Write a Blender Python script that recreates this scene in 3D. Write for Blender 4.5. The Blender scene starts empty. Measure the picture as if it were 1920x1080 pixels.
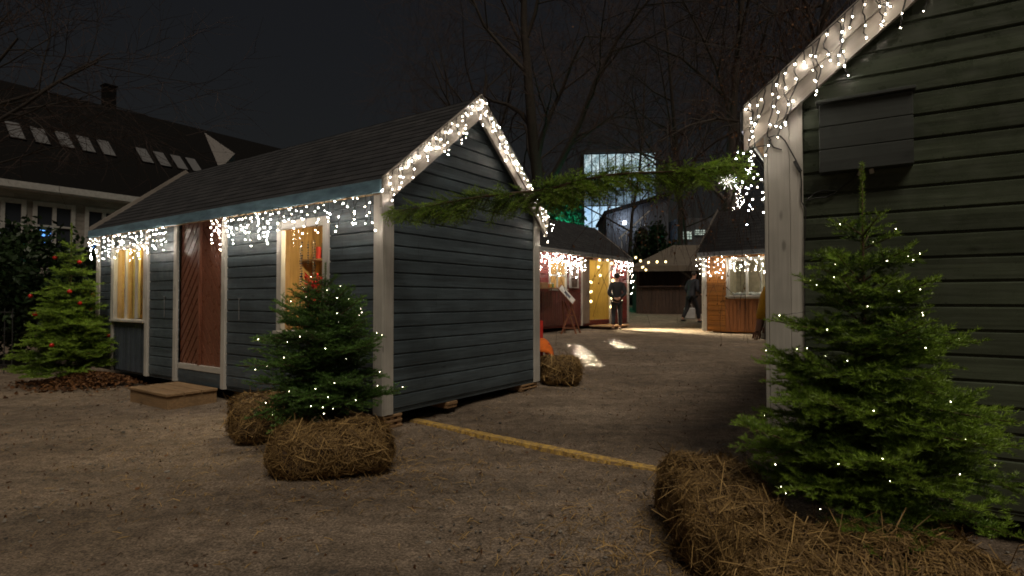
import bpy, bmesh, math, random
import numpy as np
from mathutils import Vector, Matrix
R = math.radians
SC = bpy.context.scene
COL = SC.collection

# ---------------------------------------------------------------- camera
F_PX, PITCH, CAM_H = 1050.0, R(1.2), 1.3
cam = bpy.data.cameras.new('camera'); camo = bpy.data.objects.new('camera', cam); COL.objects.link(camo)
cam.sensor_width = 36.0; cam.lens = F_PX / 1920 * 36; cam.clip_start = 0.05; cam.clip_end = 2000
camo.location = (0, 0, CAM_H); camo.rotation_euler = (math.pi / 2 + PITCH, 0, 0)
SC.camera = camo
# ---------------------------------------------------------------- world, sun, exposure
SUN_EL, SUN_AZ = R(55), R(168)           # azimuth clockwise from +y
w = bpy.data.worlds.new('World'); SC.world = w; w.use_nodes = True
nt = w.node_tree; bg = nt.nodes['Background']
sky = nt.nodes.new('ShaderNodeTexSky'); sky.sky_type = 'NISHITA'; sky.sun_disc = False
sky.sun_elevation = R(2); sky.sun_rotation = SUN_AZ
mx = nt.nodes.new('ShaderNodeMix'); mx.data_type = 'RGBA'; mx.inputs[0].default_value = 0.975
nt.links.new(sky.outputs[0], mx.inputs[6]); mx.inputs[7].default_value = (0.050, 0.047, 0.056, 1)
nt.links.new(mx.outputs[2], bg.inputs[0]); bg.inputs[1].default_value = 0.1
sl = bpy.data.lights.new('night_light', 'SUN'); sl.energy = 1.08; sl.angle = R(24); sl.color = (1.0, 0.87, 0.70)
so = bpy.data.objects.new('night_light', sl); COL.objects.link(so)
sd = Vector((math.sin(SUN_AZ) * math.cos(SUN_EL), math.cos(SUN_AZ) * math.cos(SUN_EL), math.sin(SUN_EL)))
so.rotation_euler = sd.to_track_quat('Z', 'Y').to_euler()
SC.view_settings.view_transform = 'Standard'; SC.view_settings.look = 'None'
SC.view_settings.exposure = 0.42; SC.view_settings.gamma = 1.0
cy = SC.cycles
cy.max_bounces = 5; cy.diffuse_bounces = 2; cy.glossy_bounces = 2; cy.transmission_bounces = 4; cy.transparent_max_bounces = 6
cy.sample_clamp_direct = 0; cy.sample_clamp_indirect = 2.0; cy.caustics_reflective = False; cy.caustics_refractive = False
cy.use_adaptive_sampling = True; cy.adaptive_threshold = 0.02; cy.use_denoising = True
cy.use_light_tree = True; cy.pixel_filter_type = 'BLACKMAN_HARRIS'; cy.filter_width = 1.75
try: cy.denoiser = 'OPENIMAGEDENOISE'
except Exception: pass

# ---------------------------------------------------------------- helpers
FW = Vector((0, math.cos(PITCH), math.sin(PITCH))); UP = Vector((0, -math.sin(PITCH), math.cos(PITCH)))
def ray(px, py): return FW + Vector(((px - 960) / F_PX, 0, 0)) - UP * ((py - 540) / F_PX)
def at(px, py, Y):
    d = ray(px, py); return Vector((0, 0, CAM_H)) + d * (Y / d.y)
def smooth(t):
    t = np.clip(t, 0, 1); return t * t * (3 - 2 * t)
def gz(x, y):
    return 0.38 * smooth((y - 4.5) / 11.0) * smooth((x + 4.5) / 4.0) + 0.6 * smooth((y - 17.0) / 12.0)
def gzf(x, y): return float(gz(np.float64(x), np.float64(y)))

def tag(o, label=None, cat=None, group=None, kind=None):
    if label: o['label'] = label
    if cat: o['category'] = cat
    if group: o['group'] = group
    if kind: o['kind'] = kind
    return o
def empty(name, loc=(0, 0, 0), rz=0.0, parent=None):
    o = bpy.data.objects.new(name, None); COL.objects.link(o); o.location = loc; o.rotation_euler = (0, 0, rz)
    o.empty_display_size = 0.1
    if parent: o.parent = parent
    return o
def link(name, me, mat, parent=None, loc=None, rot=None):
    o = bpy.data.objects.new(name, me); COL.objects.link(o)
    if mat is not None and not me.materials: me.materials.append(mat)
    if parent: o.parent = parent
    if loc is not None: o.location = loc
    if rot is not None: o.rotation_euler = rot
    return o

class MB:
    def __init__(s): s.v = []; s.f = []; s.m = Matrix.Identity(4)
    def add(s, vs, fs):
        n = len(s.v); s.v += [tuple(s.m @ Vector(p)) for p in vs]; s.f += [tuple(i + n for i in f) for f in fs]; return s
    def box(s, x0, x1, y0, y1, z0, z1):
        return s.add([(x0,y0,z0),(x1,y0,z0),(x1,y1,z0),(x0,y1,z0),(x0,y0,z1),(x1,y0,z1),(x1,y1,z1),(x0,y1,z1)],
                     [(0,3,2,1),(4,5,6,7),(0,1,5,4),(1,2,6,5),(2,3,7,6),(3,0,4,7)])
    def bbox(s, x0, x1, y0, y1, z0, z1, b=0.004):
        # box with chamfered edges
        X = [x0, x0+b, x1-b, x1]; Y = [y0, y0+b, y1-b, y1]; Z = [z0, z0+b, z1-b, z1]
        bm = bmesh.new(); bmesh.ops.create_cube(bm, size=1)
        for q in bm.verts:
            q.co = Vector(((x0+x1)/2 + q.co.x*(x1-x0), (y0+y1)/2 + q.co.y*(y1-y0), (z0+z1)/2 + q.co.z*(z1-z0)))
        bb = min(b, 0.45*min(abs(x1-x0), abs(y1-y0), abs(z1-z0)))
        bmesh.ops.bevel(bm, geom=bm.edges[:], offset=bb, segments=1, affect='EDGES')
        bm.verts.index_update()
        s.add([q.co[:] for q in bm.verts], [[q.index for q in f.verts] for f in bm.faces]); bm.free(); return s
    def quad(s, a, b, c, d): return s.add([a, b, c, d], [(0, 1, 2, 3)])
    def prism(s, poly, y0, y1):
        # poly in (x,z), extruded along y
        n = len(poly)
        vs = [(p[0], y0, p[1]) for p in poly] + [(p[0], y1, p[1]) for p in poly]
        fs = [tuple(range(n)), tuple(range(2*n-1, n-1, -1))] + [(i, n+i, n+(i+1) % n, (i+1) % n) for i in range(n)]
        return s.add(vs, fs)
    def tube(s, pts, r, n=5, cap=True):
        pts = [Vector(p) for p in pts]; m = len(pts)
        rs = r if isinstance(r, (list, tuple)) else [r]*m
        vs = []; ref = Vector((0.31, 0.17, 0.93))
        for i, p in enumerate(pts):
            t = (pts[min(i+1, m-1)] - pts[max(i-1, 0)])
            if t.length < 1e-9: t = Vector((0, 0, 1))
            t.normalize(); a = t.cross(ref)
            if a.length < 0.05: a = t.cross(Vector((1, 0, 0)))
            a.normalize(); b = t.cross(a)
            for k in range(n):
                q = 2*math.pi*k/n; vs.append(p + (a*math.cos(q) + b*math.sin(q))*rs[i])
        fs = []
        for i in range(m-1):
            for k in range(n):
                fs.append((i*n+k, i*n+(k+1) % n, (i+1)*n+(k+1) % n, (i+1)*n+k))
        if cap: fs += [tuple(range(n-1, -1, -1)), tuple(range((m-1)*n, m*n))]
        return s.add(vs, fs)
    def ball(s, c, r, sub=2, sq=(1, 1, 1)):
        bm = bmesh.new(); bmesh.ops.create_icosphere(bm, subdivisions=sub, radius=1); bm.verts.index_update()
        s.add([(c[0]+q.co.x*r*sq[0], c[1]+q.co.y*r*sq[1], c[2]+q.co.z*r*sq[2]) for q in bm.verts], [[q.index for q in f.verts] for f in bm.faces])
        bm.free(); return s
    def bar(s, a, b, w, h, up=(0, 0, 1)):
        a = Vector(a); b = Vector(b); t = (b-a); L = t.length; t.normalize(); up = Vector(up)
        sx = t.cross(up)
        if sx.length < 0.01: sx = t.cross(Vector((0, 1, 0)))
        sx.normalize(); uz = sx.cross(t)
        vs = []
        for p in (a, b):
            for i, j in ((-1,-1),(1,-1),(1,1),(-1,1)): vs.append(p + sx*i*w/2 + uz*j*h/2)
        return s.add(vs, [(0,3,2,1),(4,5,6,7),(0,1,5,4),(1,2,6,5),(2,3,7,6),(3,0,4,7)])
    def mesh(s, name, smooth_=False):
        me = bpy.data.meshes.new(name); me.from_pydata([tuple(p) for p in s.v], [], s.f)
        bm = bmesh.new(); bm.from_mesh(me); bmesh.ops.recalc_face_normals(bm, faces=bm.faces[:]); bm.to_mesh(me); bm.free()
        if smooth_: me.polygons.foreach_set('use_smooth', [True]*len(me.polygons))
        me.update(); return me
    def build(s, name, mat, parent=None, loc=None, rot=None, smooth_=False):
        return link(name, s.mesh(name, smooth_), mat, parent, loc, rot)

def np_mesh(name, co, k, attr=None):
    """co: (n*k,3) verts, faces of k consecutive verts; attr: per-vertex float called 'v'"""
    n = len(co)//k
    me = bpy.data.meshes.new(name)
    me.vertices.add(len(co)); me.vertices.foreach_set('co', np.ascontiguousarray(co, dtype=np.float32).ravel())
    me.loops.add(n*k); me.loops.foreach_set('vertex_index', np.arange(n*k, dtype=np.int32))
    me.polygons.add(n); me.polygons.foreach_set('loop_start', np.arange(0, n*k, k, dtype=np.int32))
    me.update(calc_edges=True)
    if attr is not None:
        a = me.attributes.new('v', 'FLOAT', 'POINT'); a.data.foreach_set('value', np.ascontiguousarray(attr, dtype=np.float32))
    return me

# ---------------------------------------------------------------- materials
class NT:
    def __init__(s, name):
        s.mat = bpy.data.materials.new(name); s.mat.use_nodes = True
        s.t = s.mat.node_tree; s.n = s.t.nodes; s.b = s.n['Principled BSDF']; s.out = s.n['Material Output']
    def node(s, t, **kw):
        q = s.n.new(t)
        for k, v in kw.items():
            if k.startswith('i_'):
                key = k[2:]; q.inputs[int(key) if key.isdigit() else key.replace('_', ' ')].default_value = v
            else: setattr(q, k, v)
        return q
    def l(s, a, b): s.t.links.new(a, b)
    def coord(s, scale=(1, 1, 1), kind='Object', loc=(0, 0, 0)):
        c = s.node('ShaderNodeTexCoord'); m = s.node('ShaderNodeMapping'); s.l(c.outputs[kind], m.inputs[0])
        m.inputs['Scale'].default_value = scale; m.inputs['Location'].default_value = loc; return m.outputs[0]
    def noise(s, vec, scale=5, detail=4, rough=0.6):
        q = s.node('ShaderNodeTexNoise'); q.inputs['Scale'].default_value = scale; q.inputs['Detail'].default_value = detail
        q.inputs['Roughness'].default_value = rough; s.l(vec, q.inputs['Vector']); return q.outputs[0]
    def ramp(s, fac, stops):
        q = s.node('ShaderNodeValToRGB'); e = q.color_ramp.elements
        while len(e) < len(stops): e.new(0.5)
        for i, (p, c) in enumerate(stops):
            e[i].position = p; e[i].color = (c[0], c[1], c[2], 1) if not isinstance(c, (int, float)) else (c, c, c, 1)
        s.l(fac, q.inputs[0]); return q.outputs[0]
    def mix(s, fac, a, b, mode='MIX'):
        q = s.node('ShaderNodeMix', data_type='RGBA', blend_type=mode)
        for i, x in ((0, fac), (6, a), (7, b)):
            if isinstance(x, (int, float)): q.inputs[i].default_value = x if i == 0 else (x, x, x, 1)
            elif isinstance(x, tuple): q.inputs[i].default_value = (x[0], x[1], x[2], 1)
            else: s.l(x, q.inputs[i])
        return q.outputs[2]
    def math(s, op, a, b=0.0):
        q = s.node('ShaderNodeMath', operation=op)
        for i, x in ((0, a), (1, b)):
            if isinstance(x, (int, float)): q.inputs[i].default_value = x
            else: s.l(x, q.inputs[i])
        return q.outputs[0]
    def bump(s, h, strength=0.3, dist=0.01):
        q = s.node('ShaderNodeBump'); q.inputs['Strength'].default_value = strength; q.inputs['Distance'].default_value = dist
        s.l(h, q.inputs['Height']); s.l(q.outputs[0], s.b.inputs['Normal']); return q
    def base(s, c):
        if isinstance(c, tuple): s.b.inputs['Base Color'].default_value = (c[0], c[1], c[2], 1)
        else: s.l(c, s.b.inputs['Base Color'])
    def set(s, rough=0.6, metal=0.0, spec=0.5):
        s.b.inputs['Roughness'].default_value = rough; s.b.inputs['Metallic'].default_value = metal
        s.b.inputs['Specular IOR Level'].default_value = spec; return s

def wood(name, c, var=0.35, rough=0.5, axis='x', board=0.0, bump=0.35, knots=True, off=(0, 0, 0), spec=0.5, wear=0.0):
    m = NT(name); sc = {'x': (1.2, 14, 22), 'z': (22, 22, 1.2), 'y': (14, 1.2, 22)}[axis]
    v = m.coord(sc, loc=off); n1 = m.noise(v, 2.2, 6, 0.65)
    g = m.ramp(n1, [(0.28, 1-var), (0.72, 1+var*0.6)])
    v2 = m.coord((1.3, 1.3, 1.3), loc=(off[0]+3.1, 1.7, 0)); n2 = m.noise(v2, 1.6, 3)
    g2 = m.ramp(n2, [(0.3, 0.8), (0.7, 1.15)])
    col = m.mix(1.0, m.mix(1.0, c, g, 'MULTIPLY'), g2, 'MULTIPLY')
    if board:
        c0 = m.node('ShaderNodeTexCoord'); sp = m.node('ShaderNodeSeparateXYZ'); m.l(c0.outputs['Object'], sp.inputs[0])
        fl = m.math('FLOOR', m.math('DIVIDE', sp.outputs[{'x': 2, 'z': 0, 'y': 2}[axis]], board))
        wn = m.node('ShaderNodeTexWhiteNoise', noise_dimensions='1D'); m.l(fl, wn.inputs['W'])
        col = m.mix(1.0, col, m.ramp(wn.outputs[0], [(0, 0.78), (1, 1.2)]), 'MULTIPLY')
        if axis == 'x':
            uu = m.math('ADD', m.math('DIVIDE', sp.outputs[0], 2.9), m.math('MULTIPLY', wn.outputs[0], 7.3)); fr = m.math('FRACT', uu)
            jn = m.math('LESS_THAN', fr, 0.0016)
            wn2 = m.node('ShaderNodeTexWhiteNoise', noise_dimensions='2D'); cb_ = m.node('ShaderNodeCombineXYZ'); m.l(m.math('FLOOR', uu), cb_.inputs[0]); m.l(fl, cb_.inputs[1]); m.l(cb_.outputs[0], wn2.inputs['Vector'])
            col = m.mix(1.0, col, m.ramp(wn2.outputs[0], [(0, 0.82), (1, 1.18)]), 'MULTIPLY')
            nx_ = m.math('ABSOLUTE', m.math('SUBTRACT', m.math('FRACT', m.math('DIVIDE', sp.outputs[0], 0.6)), 0.5)); nz_ = m.math('ABSOLUTE', m.math('SUBTRACT', m.math('FRACT', m.math('DIVIDE', sp.outputs[2], board)), 0.42))
            nl_ = m.math('MULTIPLY', m.math('LESS_THAN', nx_, 0.006), m.math('LESS_THAN', nz_, 0.028))
            col = m.mix(m.math('MULTIPLY', m.math('MAXIMUM', jn, nl_), 0.8), col, (0.012, 0.012, 0.012))
    if knots:
        ks = {'x': (2.4, 7, 7), 'z': (7, 7, 2.4), 'y': (7, 2.4, 7)}[axis]
        vo = m.node('ShaderNodeTexVoronoi'); m.l(m.coord(ks, loc=off), vo.inputs['Vector']); vo.inputs['Scale'].default_value = 1.0
        k = m.ramp(vo.outputs['Distance'], [(0.05, 0.45), (0.11, 1.0)])
        col = m.mix(0.8, col, k, 'MULTIPLY')
    if wear:
        wv = m.noise(m.coord({'x': (5, 30, 30), 'z': (30, 30, 5), 'y': (30, 5, 30)}[axis], loc=(9, 2, 4)), 1.5, 8, 0.75)
        col = m.mix(m.ramp(wv, [(0.56, 0.0), (0.75, wear)]), col, (0.42, 0.4, 0.36))
    m.base(col); m.set(rough, 0, spec)
    rr = m.ramp(m.noise(m.coord((3, 3, 3)), 3, 5), [(0.3, max(0.1, rough-0.14)), (0.7, min(1, rough+0.2))]); m.l(rr, m.b.inputs['Roughness'])
    m.bump(n1, bump, 0.004); return m.mat
def plain(name, c, rough=0.6, metal=0.0, var=0.2, sc=8, bump=0.0, spec=0.5):
    m = NT(name); n = m.noise(m.coord(), sc, 5)
    m.base(m.mix(1.0, c, m.ramp(n, [(0.3, 1-var), (0.7, 1+var)]), 'MULTIPLY')); m.set(rough, metal, spec)
    if bump: m.bump(n, bump, 0.01)
    return m.mat
def emit(name, c, s, var=0.0):
    m = NT(name); m.base((0.1, 0.1, 0.1)); m.b.inputs['Emission Color'].default_value = (c[0], c[1], c[2], 1); m.b.inputs['Emission Strength'].default_value = s
    if var:
        n = m.noise(m.coord(), var, 4); m.l(m.mix(1.0, c, m.ramp(n, [(0.3, 0.35), (0.7, 1.2)]), 'MULTIPLY'), m.b.inputs['Emission Color'])
    return m.mat
def glass(name, tint=(0.9, 0.95, 0.95), refl=0.12):
    m = NT(name); tr = m.node('ShaderNodeBsdfTransparent'); tr.inputs[0].default_value = (*tint, 1)
    gl = m.node('ShaderNodeBsdfGlossy'); gl.inputs['Roughness'].default_value = 0.03
    lw = m.node('ShaderNodeLayerWeight'); lw.inputs[0].default_value = 0.5
    f = m.math('ADD', m.math('POWER', lw.outputs['Facing'], 4.0), refl - 0.06); mx_ = m.node('ShaderNodeMixShader')
    m.l(f, mx_.inputs[0]); m.l(tr.outputs[0], mx_.inputs[1]); m.l(gl.outputs[0], mx_.inputs[2]); m.l(mx_.outputs[0], m.out.inputs[0]); return m.mat
def vcol(name, lo, hi, rough=0.7, trans=0.0, spec=0.3, noise_sc=0.0):
    m = NT(name); a = m.node('ShaderNodeAttribute', attribute_name='v'); c = m.ramp(a.outputs['Fac'], [(0, lo), (1, hi)])
    if noise_sc:
        c = m.mix(1.0, c, m.ramp(m.noise(m.coord(), noise_sc, 3), [(0.3, 0.65), (0.7, 1.35)]), 'MULTIPLY')
    m.base(c); m.set(rough, 0, spec)
    if trans:
        t = m.node('ShaderNodeBsdfTranslucent'); m.l(c, t.inputs[0]); x = m.node('ShaderNodeMixShader'); x.inputs[0].default_value = trans
        m.l(m.b.outputs[0], x.inputs[1]); m.l(t.outputs[0], x.inputs[2]); m.l(x.outputs[0], m.out.inputs[0])
    return m.mat

BH = 0.136
M = {}
M['blue'] = wood('blue_grey_paint', (0.069, 0.093, 0.110), 0.50, 0.42, 'x', BH, 0.45, wear=0.10)
M['green'] = wood('dark_green_paint', (0.062, 0.077, 0.052), 0.35, 0.30, 'x', BH, 0.4, knots=True, wear=0.06, off=(4, 1, 2))
M['red'] = wood('red_paint', (0.16, 0.025, 0.022), 0.35, 0.5, 'x', BH, 0.4)
M['redv'] = wood('red_plank_paint', (0.10, 0.022, 0.02), 0.35, 0.5, 'z', 0.1, 0.4)
M['ochre'] = wood('ochre_paint', (0.33, 0.13, 0.022), 0.3, 0.5, 'x', BH, 0.3)
M['ochrev'] = wood('orange_brown_planks', (0.30, 0.115, 0.04), 0.3, 0.5, 'z', 0.1, 0.3)
M['bluev'] = wood('blue_grey_planks', (0.06, 0.075, 0.095), 0.35, 0.5, 'z', 0.09, 0.4)
M['trim'] = wood('pale_grey_paint', (0.47, 0.45, 0.41), 0.16, 0.5, 'z', 0, 0.25, wear=0.0)
M['trimx'] = wood('pale_grey_paint_across', (0.47, 0.45, 0.41), 0.16, 0.5, 'x', 0, 0.25)
M['barge'] = wood('barge_board_paint', (0.29, 0.26, 0.23), 0.16, 0.5, 'x', 0, 0.25)
M['door'] = wood('red_brown_door', (0.19, 0.072, 0.042), 0.35, 0.33, 'z', 0, 0.3, spec=0.6)
M['raw'] = wood('raw_pine', (0.36, 0.22, 0.11), 0.35, 0.7, 'x', 0, 0.5)
M['rawz'] = wood('raw_pine_upright', (0.34, 0.2, 0.1), 0.35, 0.7, 'z', 0, 0.5)
M['step'] = wood('weathered_step_wood', (0.27, 0.17, 0.085), 0.4, 0.75, 'x', 0, 0.6)
M['inner'] = wood('golden_pine_lining', (0.52, 0.32, 0.12), 0.3, 0.6, 'z', 0.1, 0.4)
M['darkwood'] = wood('dark_stained_wood', (0.055, 0.03, 0.02), 0.4, 0.6, 'z', 0.12, 0.4)
M['greywood'] = wood('grey_weathered_board', (0.19, 0.15, 0.12), 0.3, 0.7, 'z', 0, 0.4)
M['easel'] = wood('red_brown_easel_wood', (0.26, 0.1, 0.05), 0.3, 0.6, 'z', 0, 0.3)
M['cable'] = plain('black_cable', (0.012, 0.012, 0.012), 0.45)
M['black'] = plain('black_plastic', (0.02, 0.02, 0.02), 0.5)
M['white'] = plain('white_plastic', (0.6, 0.6, 0.58), 0.5)
M['steel'] = plain('galvanised_steel', (0.42, 0.45, 0.48), 0.38, 0.85, 0.25, 30, 0.1)
M['glass'] = glass('window_glass')
M['bulb'] = emit('warm_white_bulb', (1.0, 0.87, 0.70), 120)
for k_, f_ in (('_dim', 0.35), ('_hot', 1.9)):
    M['bulb'+k_] = emit('warm_white_bulb'+k_, (1.0, 0.85, 0.66) if f_ < 1 else (1.0, 0.9, 0.78), 120*f_)
M['bulb_cool'] = emit('cool_white_bulb', (0.80, 0.84, 1.0), 60)
M['fairy'] = emit('fairy_bulb', (1.0, 0.88, 0.62), 24)
M['globe'] = emit('globe_bulb', (1.0, 0.74, 0.3), 7)
M['bark'] = plain('bark', (0.03, 0.023, 0.018), 0.9, 0, 0.4, 12, 0.5)
M['barkr'] = plain('reddish_twig_bark', (0.045, 0.027, 0.022), 0.9, 0, 0.4, 12)
M['firbark'] = plain('fir_bark', (0.11, 0.075, 0.045), 0.9, 0, 0.3, 20, 0.4)
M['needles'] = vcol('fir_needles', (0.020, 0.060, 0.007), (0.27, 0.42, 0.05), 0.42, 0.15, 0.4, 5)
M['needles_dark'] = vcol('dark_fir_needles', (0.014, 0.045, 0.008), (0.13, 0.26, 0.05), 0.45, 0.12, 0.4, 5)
M['leaf'] = vcol('evergreen_leaves', (0.010, 0.022, 0.008), (0.03, 0.055, 0.018), 0.4, 0.15)
M['straw'] = vcol('straw', (0.055, 0.028, 0.011), (0.46, 0.30, 0.115), 0.65, 0.1, 0.3)
M['strawcore'] = plain('packed_straw', (0.05, 0.028, 0.012), 0.9, 0, 0.5, 30, 0.8)
M['deadleaf'] = vcol('dead_leaves', (0.05, 0.02, 0.008), (0.17, 0.075, 0.025), 0.7, 0.1)
M['pebble'] = vcol('pebbles', (0.06, 0.055, 0.05), (0.26, 0.24, 0.21), 0.8)
M['skin'] = plain('skin', (0.45, 0.24, 0.17), 0.55, 0, 0.08)
M['jacket'] = plain('charcoal_jacket', (0.010, 0.010, 0.013), 0.8, 0, 0.2, 20, 0.2)
M['jacket2'] = plain('slate_jacket', (0.018, 0.02, 0.03), 0.75, 0, 0.2, 20, 0.2)
M['trousers'] = plain('black_trousers', (0.012, 0.012, 0.016), 0.85, 0, 0.2, 20)
M['hair'] = plain('dark_hair', (0.03, 0.02, 0.014), 0.7)
M['shoe'] = plain('brown_shoe', (0.16, 0.1, 0.06), 0.6)
M['yellowcoat'] = plain('yellow_raincoat', (0.85, 0.42, 0.015), 0.55, 0, 0.12, 6, 0.3)

# roof shingles: diamond-cut felt tiles in rows
def roof_mat():
    m = NT('felt_shingles'); v = m.coord()
    br = m.node('ShaderNodeTexBrick'); m.l(v, br.inputs['Vector']); br.inputs['Scale'].default_value = 1.0
    br.inputs['Brick Width'].default_value = 0.2; br.inputs['Row Height'].default_value = 0.14; br.inputs['Mortar Size'].default_value = 0.006
    br.inputs['Color1'].default_value = (0.024, 0.025, 0.028, 1); br.inputs['Color2'].default_value = (0.042, 0.042, 0.045, 1); br.inputs['Mortar'].default_value = (0.018, 0.018, 0.018, 1)
    n = m.noise(m.coord((1, 1, 1)), 220, 3); c = m.mix(1.0, br.outputs[0], m.ramp(n, [(0.35, 0.6), (0.65, 1.6)]), 'MULTIPLY')
    m.base(c); m.set(0.85, 0, 0.18); m.bump(m.math('ADD', n, br.outputs['Fac']), 0.5, 0.004); return m.mat
M['roof'] = roof_mat()
# flashing: brushed metal, reflected blue light put into its colour
def flash_mat():
    m = NT('flashing_blue_reflection'); n = m.noise(m.coord((1.5, 1, 6)), 3, 5)
    m.base(m.ramp(n, [(0.3, (0.13, 0.22, 0.29)), (0.7, (0.26, 0.44, 0.56))])); m.set(0.35, 0.35)
    m.bump(m.noise(m.coord(), 60, 3), 0.1, 0.003); return m.mat
M['flash'] = flash_mat()

def ground_mat():
    m = NT('trodden_gravel_and_dirt'); v = m.coord()
    a = m.noise(v, 0.45, 5, 0.6); b = m.noise(v, 7, 6, 0.7); c = m.noise(v, 70, 3, 0.7); d = m.noise(v, 24, 5, 0.75)
    c1 = m.ramp(a, [(0.3, (0.160, 0.120, 0.086)), (0.55, (0.222, 0.172, 0.127)), (0.75, (0.275, 0.220, 0.165))])
    c2 = m.mix(1.0, c1, m.ramp(b, [(0.3, 0.6), (0.7, 1.35)]), 'MULTIPLY')
    c3 = m.mix(1.0, c2, m.ramp(c, [(0.36, 0.50), (0.5, 1.0), (0.66, 1.7)]), 'MULTIPLY')
    c4 = m.mix(m.ramp(d, [(0.60, 0.0), (0.68, 0.75)]), c3, (0.05, 0.032, 0.022))
    rt = m.noise(m.coord((0.5, 2.4, 1)), 0.9, 4, 0.6); c4 = m.mix(1.0, c4, m.ramp(rt, [(0.35, 0.72), (0.65, 1.22)]), 'MULTIPLY')
    m.base(c4); m.set(0.92, 0, 0.3); m.l(m.ramp(rt, [(0.3, 0.62), (0.5, 0.95)]), m.b.inputs['Roughness'])
    ft = m.noise(m.coord((1, 1, 1), loc=(3, 8, 0)), 3.2, 3, 0.5); h = m.math('ADD', m.math('ADD', b, m.math('MULTIPLY', ft, 1.6)), m.math('ADD', m.math('MULTIPLY', d, 0.6), m.math('MULTIPLY', c, 0.35)))
    m.bump(h, 0.9, 0.035); return m.mat
M['ground'] = ground_mat()

# ---------------------------------------------------------------- ground
def grid_sheet():
    fx = list(np.arange(-9, 9.01, 0.12)); fy = list(np.arange(1.2, 16, 0.12))
    xs = np.array([-900, -300, -120, -60, -40, -30, -24, -20, -17, -14, -12, -10.5] + fx + [10.5, 12, 14, 17, 20, 24, 30, 40, 60, 120, 300, 900])
    ys = np.array([-300, -60, -20, -8, -3, -1, 0, 0.7] + fy + [16.5, 17, 18, 19, 20, 22, 24, 27, 30, 36, 45, 60, 100, 200, 400, 900])
    X, Y = np.meshgrid(xs, ys); rs = np.random.RandomState(3)
    Z = gz(X, Y).copy()
    for k in range(26):
        fxk, fyk = rs.uniform(-5, 5, 2); ph = rs.uniform(0, 6.3); am = 0.0035 if k < 14 else 0.0018
        sc = 1 if k < 14 else 3.0
        near = np.exp(-((np.abs(X) / 14)**4)) * np.exp(-((Y - 8) / 12)**4)
        Z += am*np.sin(fxk*X*sc + fyk*Y*sc + ph)*near
    ny, nx = X.shape; idx = np.arange(nx*ny).reshape(ny, nx)
    faces = np.stack([idx[:-1, :-1], idx[:-1, 1:], idx[1:, 1:], idx[1:, :-1]], -1).reshape(-1, 4)
    me = bpy.data.meshes.new('ground'); me.from_pydata(np.stack([X.ravel(), Y.ravel(), Z.ravel()], -1).tolist(), [], faces.tolist())
    me.polygons.foreach_set('use_smooth', [True]*len(me.polygons))
    tag(link('ground', me, M['ground']), kind='structure')
grid_sheet()

# ---------------------------------------------------------------- siding and huts
def siding(rowfn, z0, z1, openings=(), h=BH, groove=0.020, deep=0.013):
    """horizontal boards; rowfn(z)->(umin,umax); openings (u0,u1,z0,z1); outer face at y=0, +y into the wall"""
    mb = MB(); z = z0
    def strip(za, ya, zb, yb, cuts):
        a0, a1 = rowfn(za); b0, b1 = rowfn(zb)
        segs = [(a0, a1, b0, b1)]; zm = (za+zb)/2
        for (o0, o1, oz0, oz1) in cuts:
            if not (oz0 < zm < oz1): continue
            ns = []
            for (p0, p1, q0, q1) in segs:
                if o1 <= p0 or o0 >= p1: ns.append((p0, p1, q0, q1)); continue
                if o0 > p0: ns.append((p0, o0, q0, o0))
                if o1 < p1: ns.append((o1, p1, o1, q1))
            segs = ns
        for (p0, p1, q0, q1) in segs:
            if p1-p0 < 1e-4 and q1-q0 < 1e-4: continue
            mb.quad((p0, ya, za), (p1, ya, za), (q1, yb, zb), (q0, yb, zb))
    while z < z1-1e-4:
        t = min(z+h, z1)
        zs = [z, z+0.004, z+groove*0.6, z+groove, t-0.004, t]; ys = [0.006, deep, deep, 0.0, 0.0, 0.006]
        pts = list(zip(zs, ys))
        # add opening edges on the flat part
        ex = sorted({q for o in openings for q in (o[2], o[3]) if zs[3]+0.002 < q < zs[4]-0.002})
        pts = pts[:4] + [(q, 0.0) for q in ex] + pts[4:]
        for (a, ya), (b, yb) in zip(pts[:-1], pts[1:]):
            if b > a: strip(a, ya, b, yb, openings)
        z = t
    return mb
def vplanks(u0, u1, z0, z1, wd=0.09, deep=0.012, g=0.014):
    mb = MB(); n = max(1, round((u1-u0)/wd)); wd = (u1-u0)/n
    for i in range(n):
        a = u0+i*wd
        for (x0, y0, x1, y1) in ((a, deep, a+g, deep), (a+g, deep, a+g+0.004, 0), (a+g+0.004, 0, a+wd, 0), (a+wd, 0, a+wd+0.0005, deep)):
            mb.quad((x0, y0, z0), (x1, y1, z0), (x1, y1, z1), (x0, y0, z1))
    return mb

def slope_roof(parent, L, D, ez, rz, ov, oe, mat):
    """two roof slopes with stepped courses; ridge along x"""
    hw = D/2; pitch = math.atan2(rz-ez, hw); sl = (hw+ov)/math.cos(pitch)
    for side in (0, 1):
        mb = MB(); n = int(sl/0.14)+1; ch = sl/n
        for i in range(n):
            s0 = i*ch; s1 = s0+ch
            # local: x along eave, y up-slope, z out
            mb.add([(-oe, s0, 0.007), (L+oe, s0, 0.007), (L+oe, s1+0.005, 0.001), (-oe, s1+0.005, 0.001), (-oe, s0, 0.0), (L+oe, s0, 0.0)],
                   [(0, 1, 2, 3), (4, 5, 1, 0)])
        mb.box(-oe, L+oe, 0.0, sl, -0.035, -0.001)
        th = ov*math.tan(pitch)
        if side == 0: o = mb.build('roof', mat, parent, (0, -ov, ez-th+0.04), (pitch, 0, 0))
        else: o = mb.build('roof', mat, parent, (L, D+ov, ez-th+0.04), (pitch, 0, math.pi))
    return pitch

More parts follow.
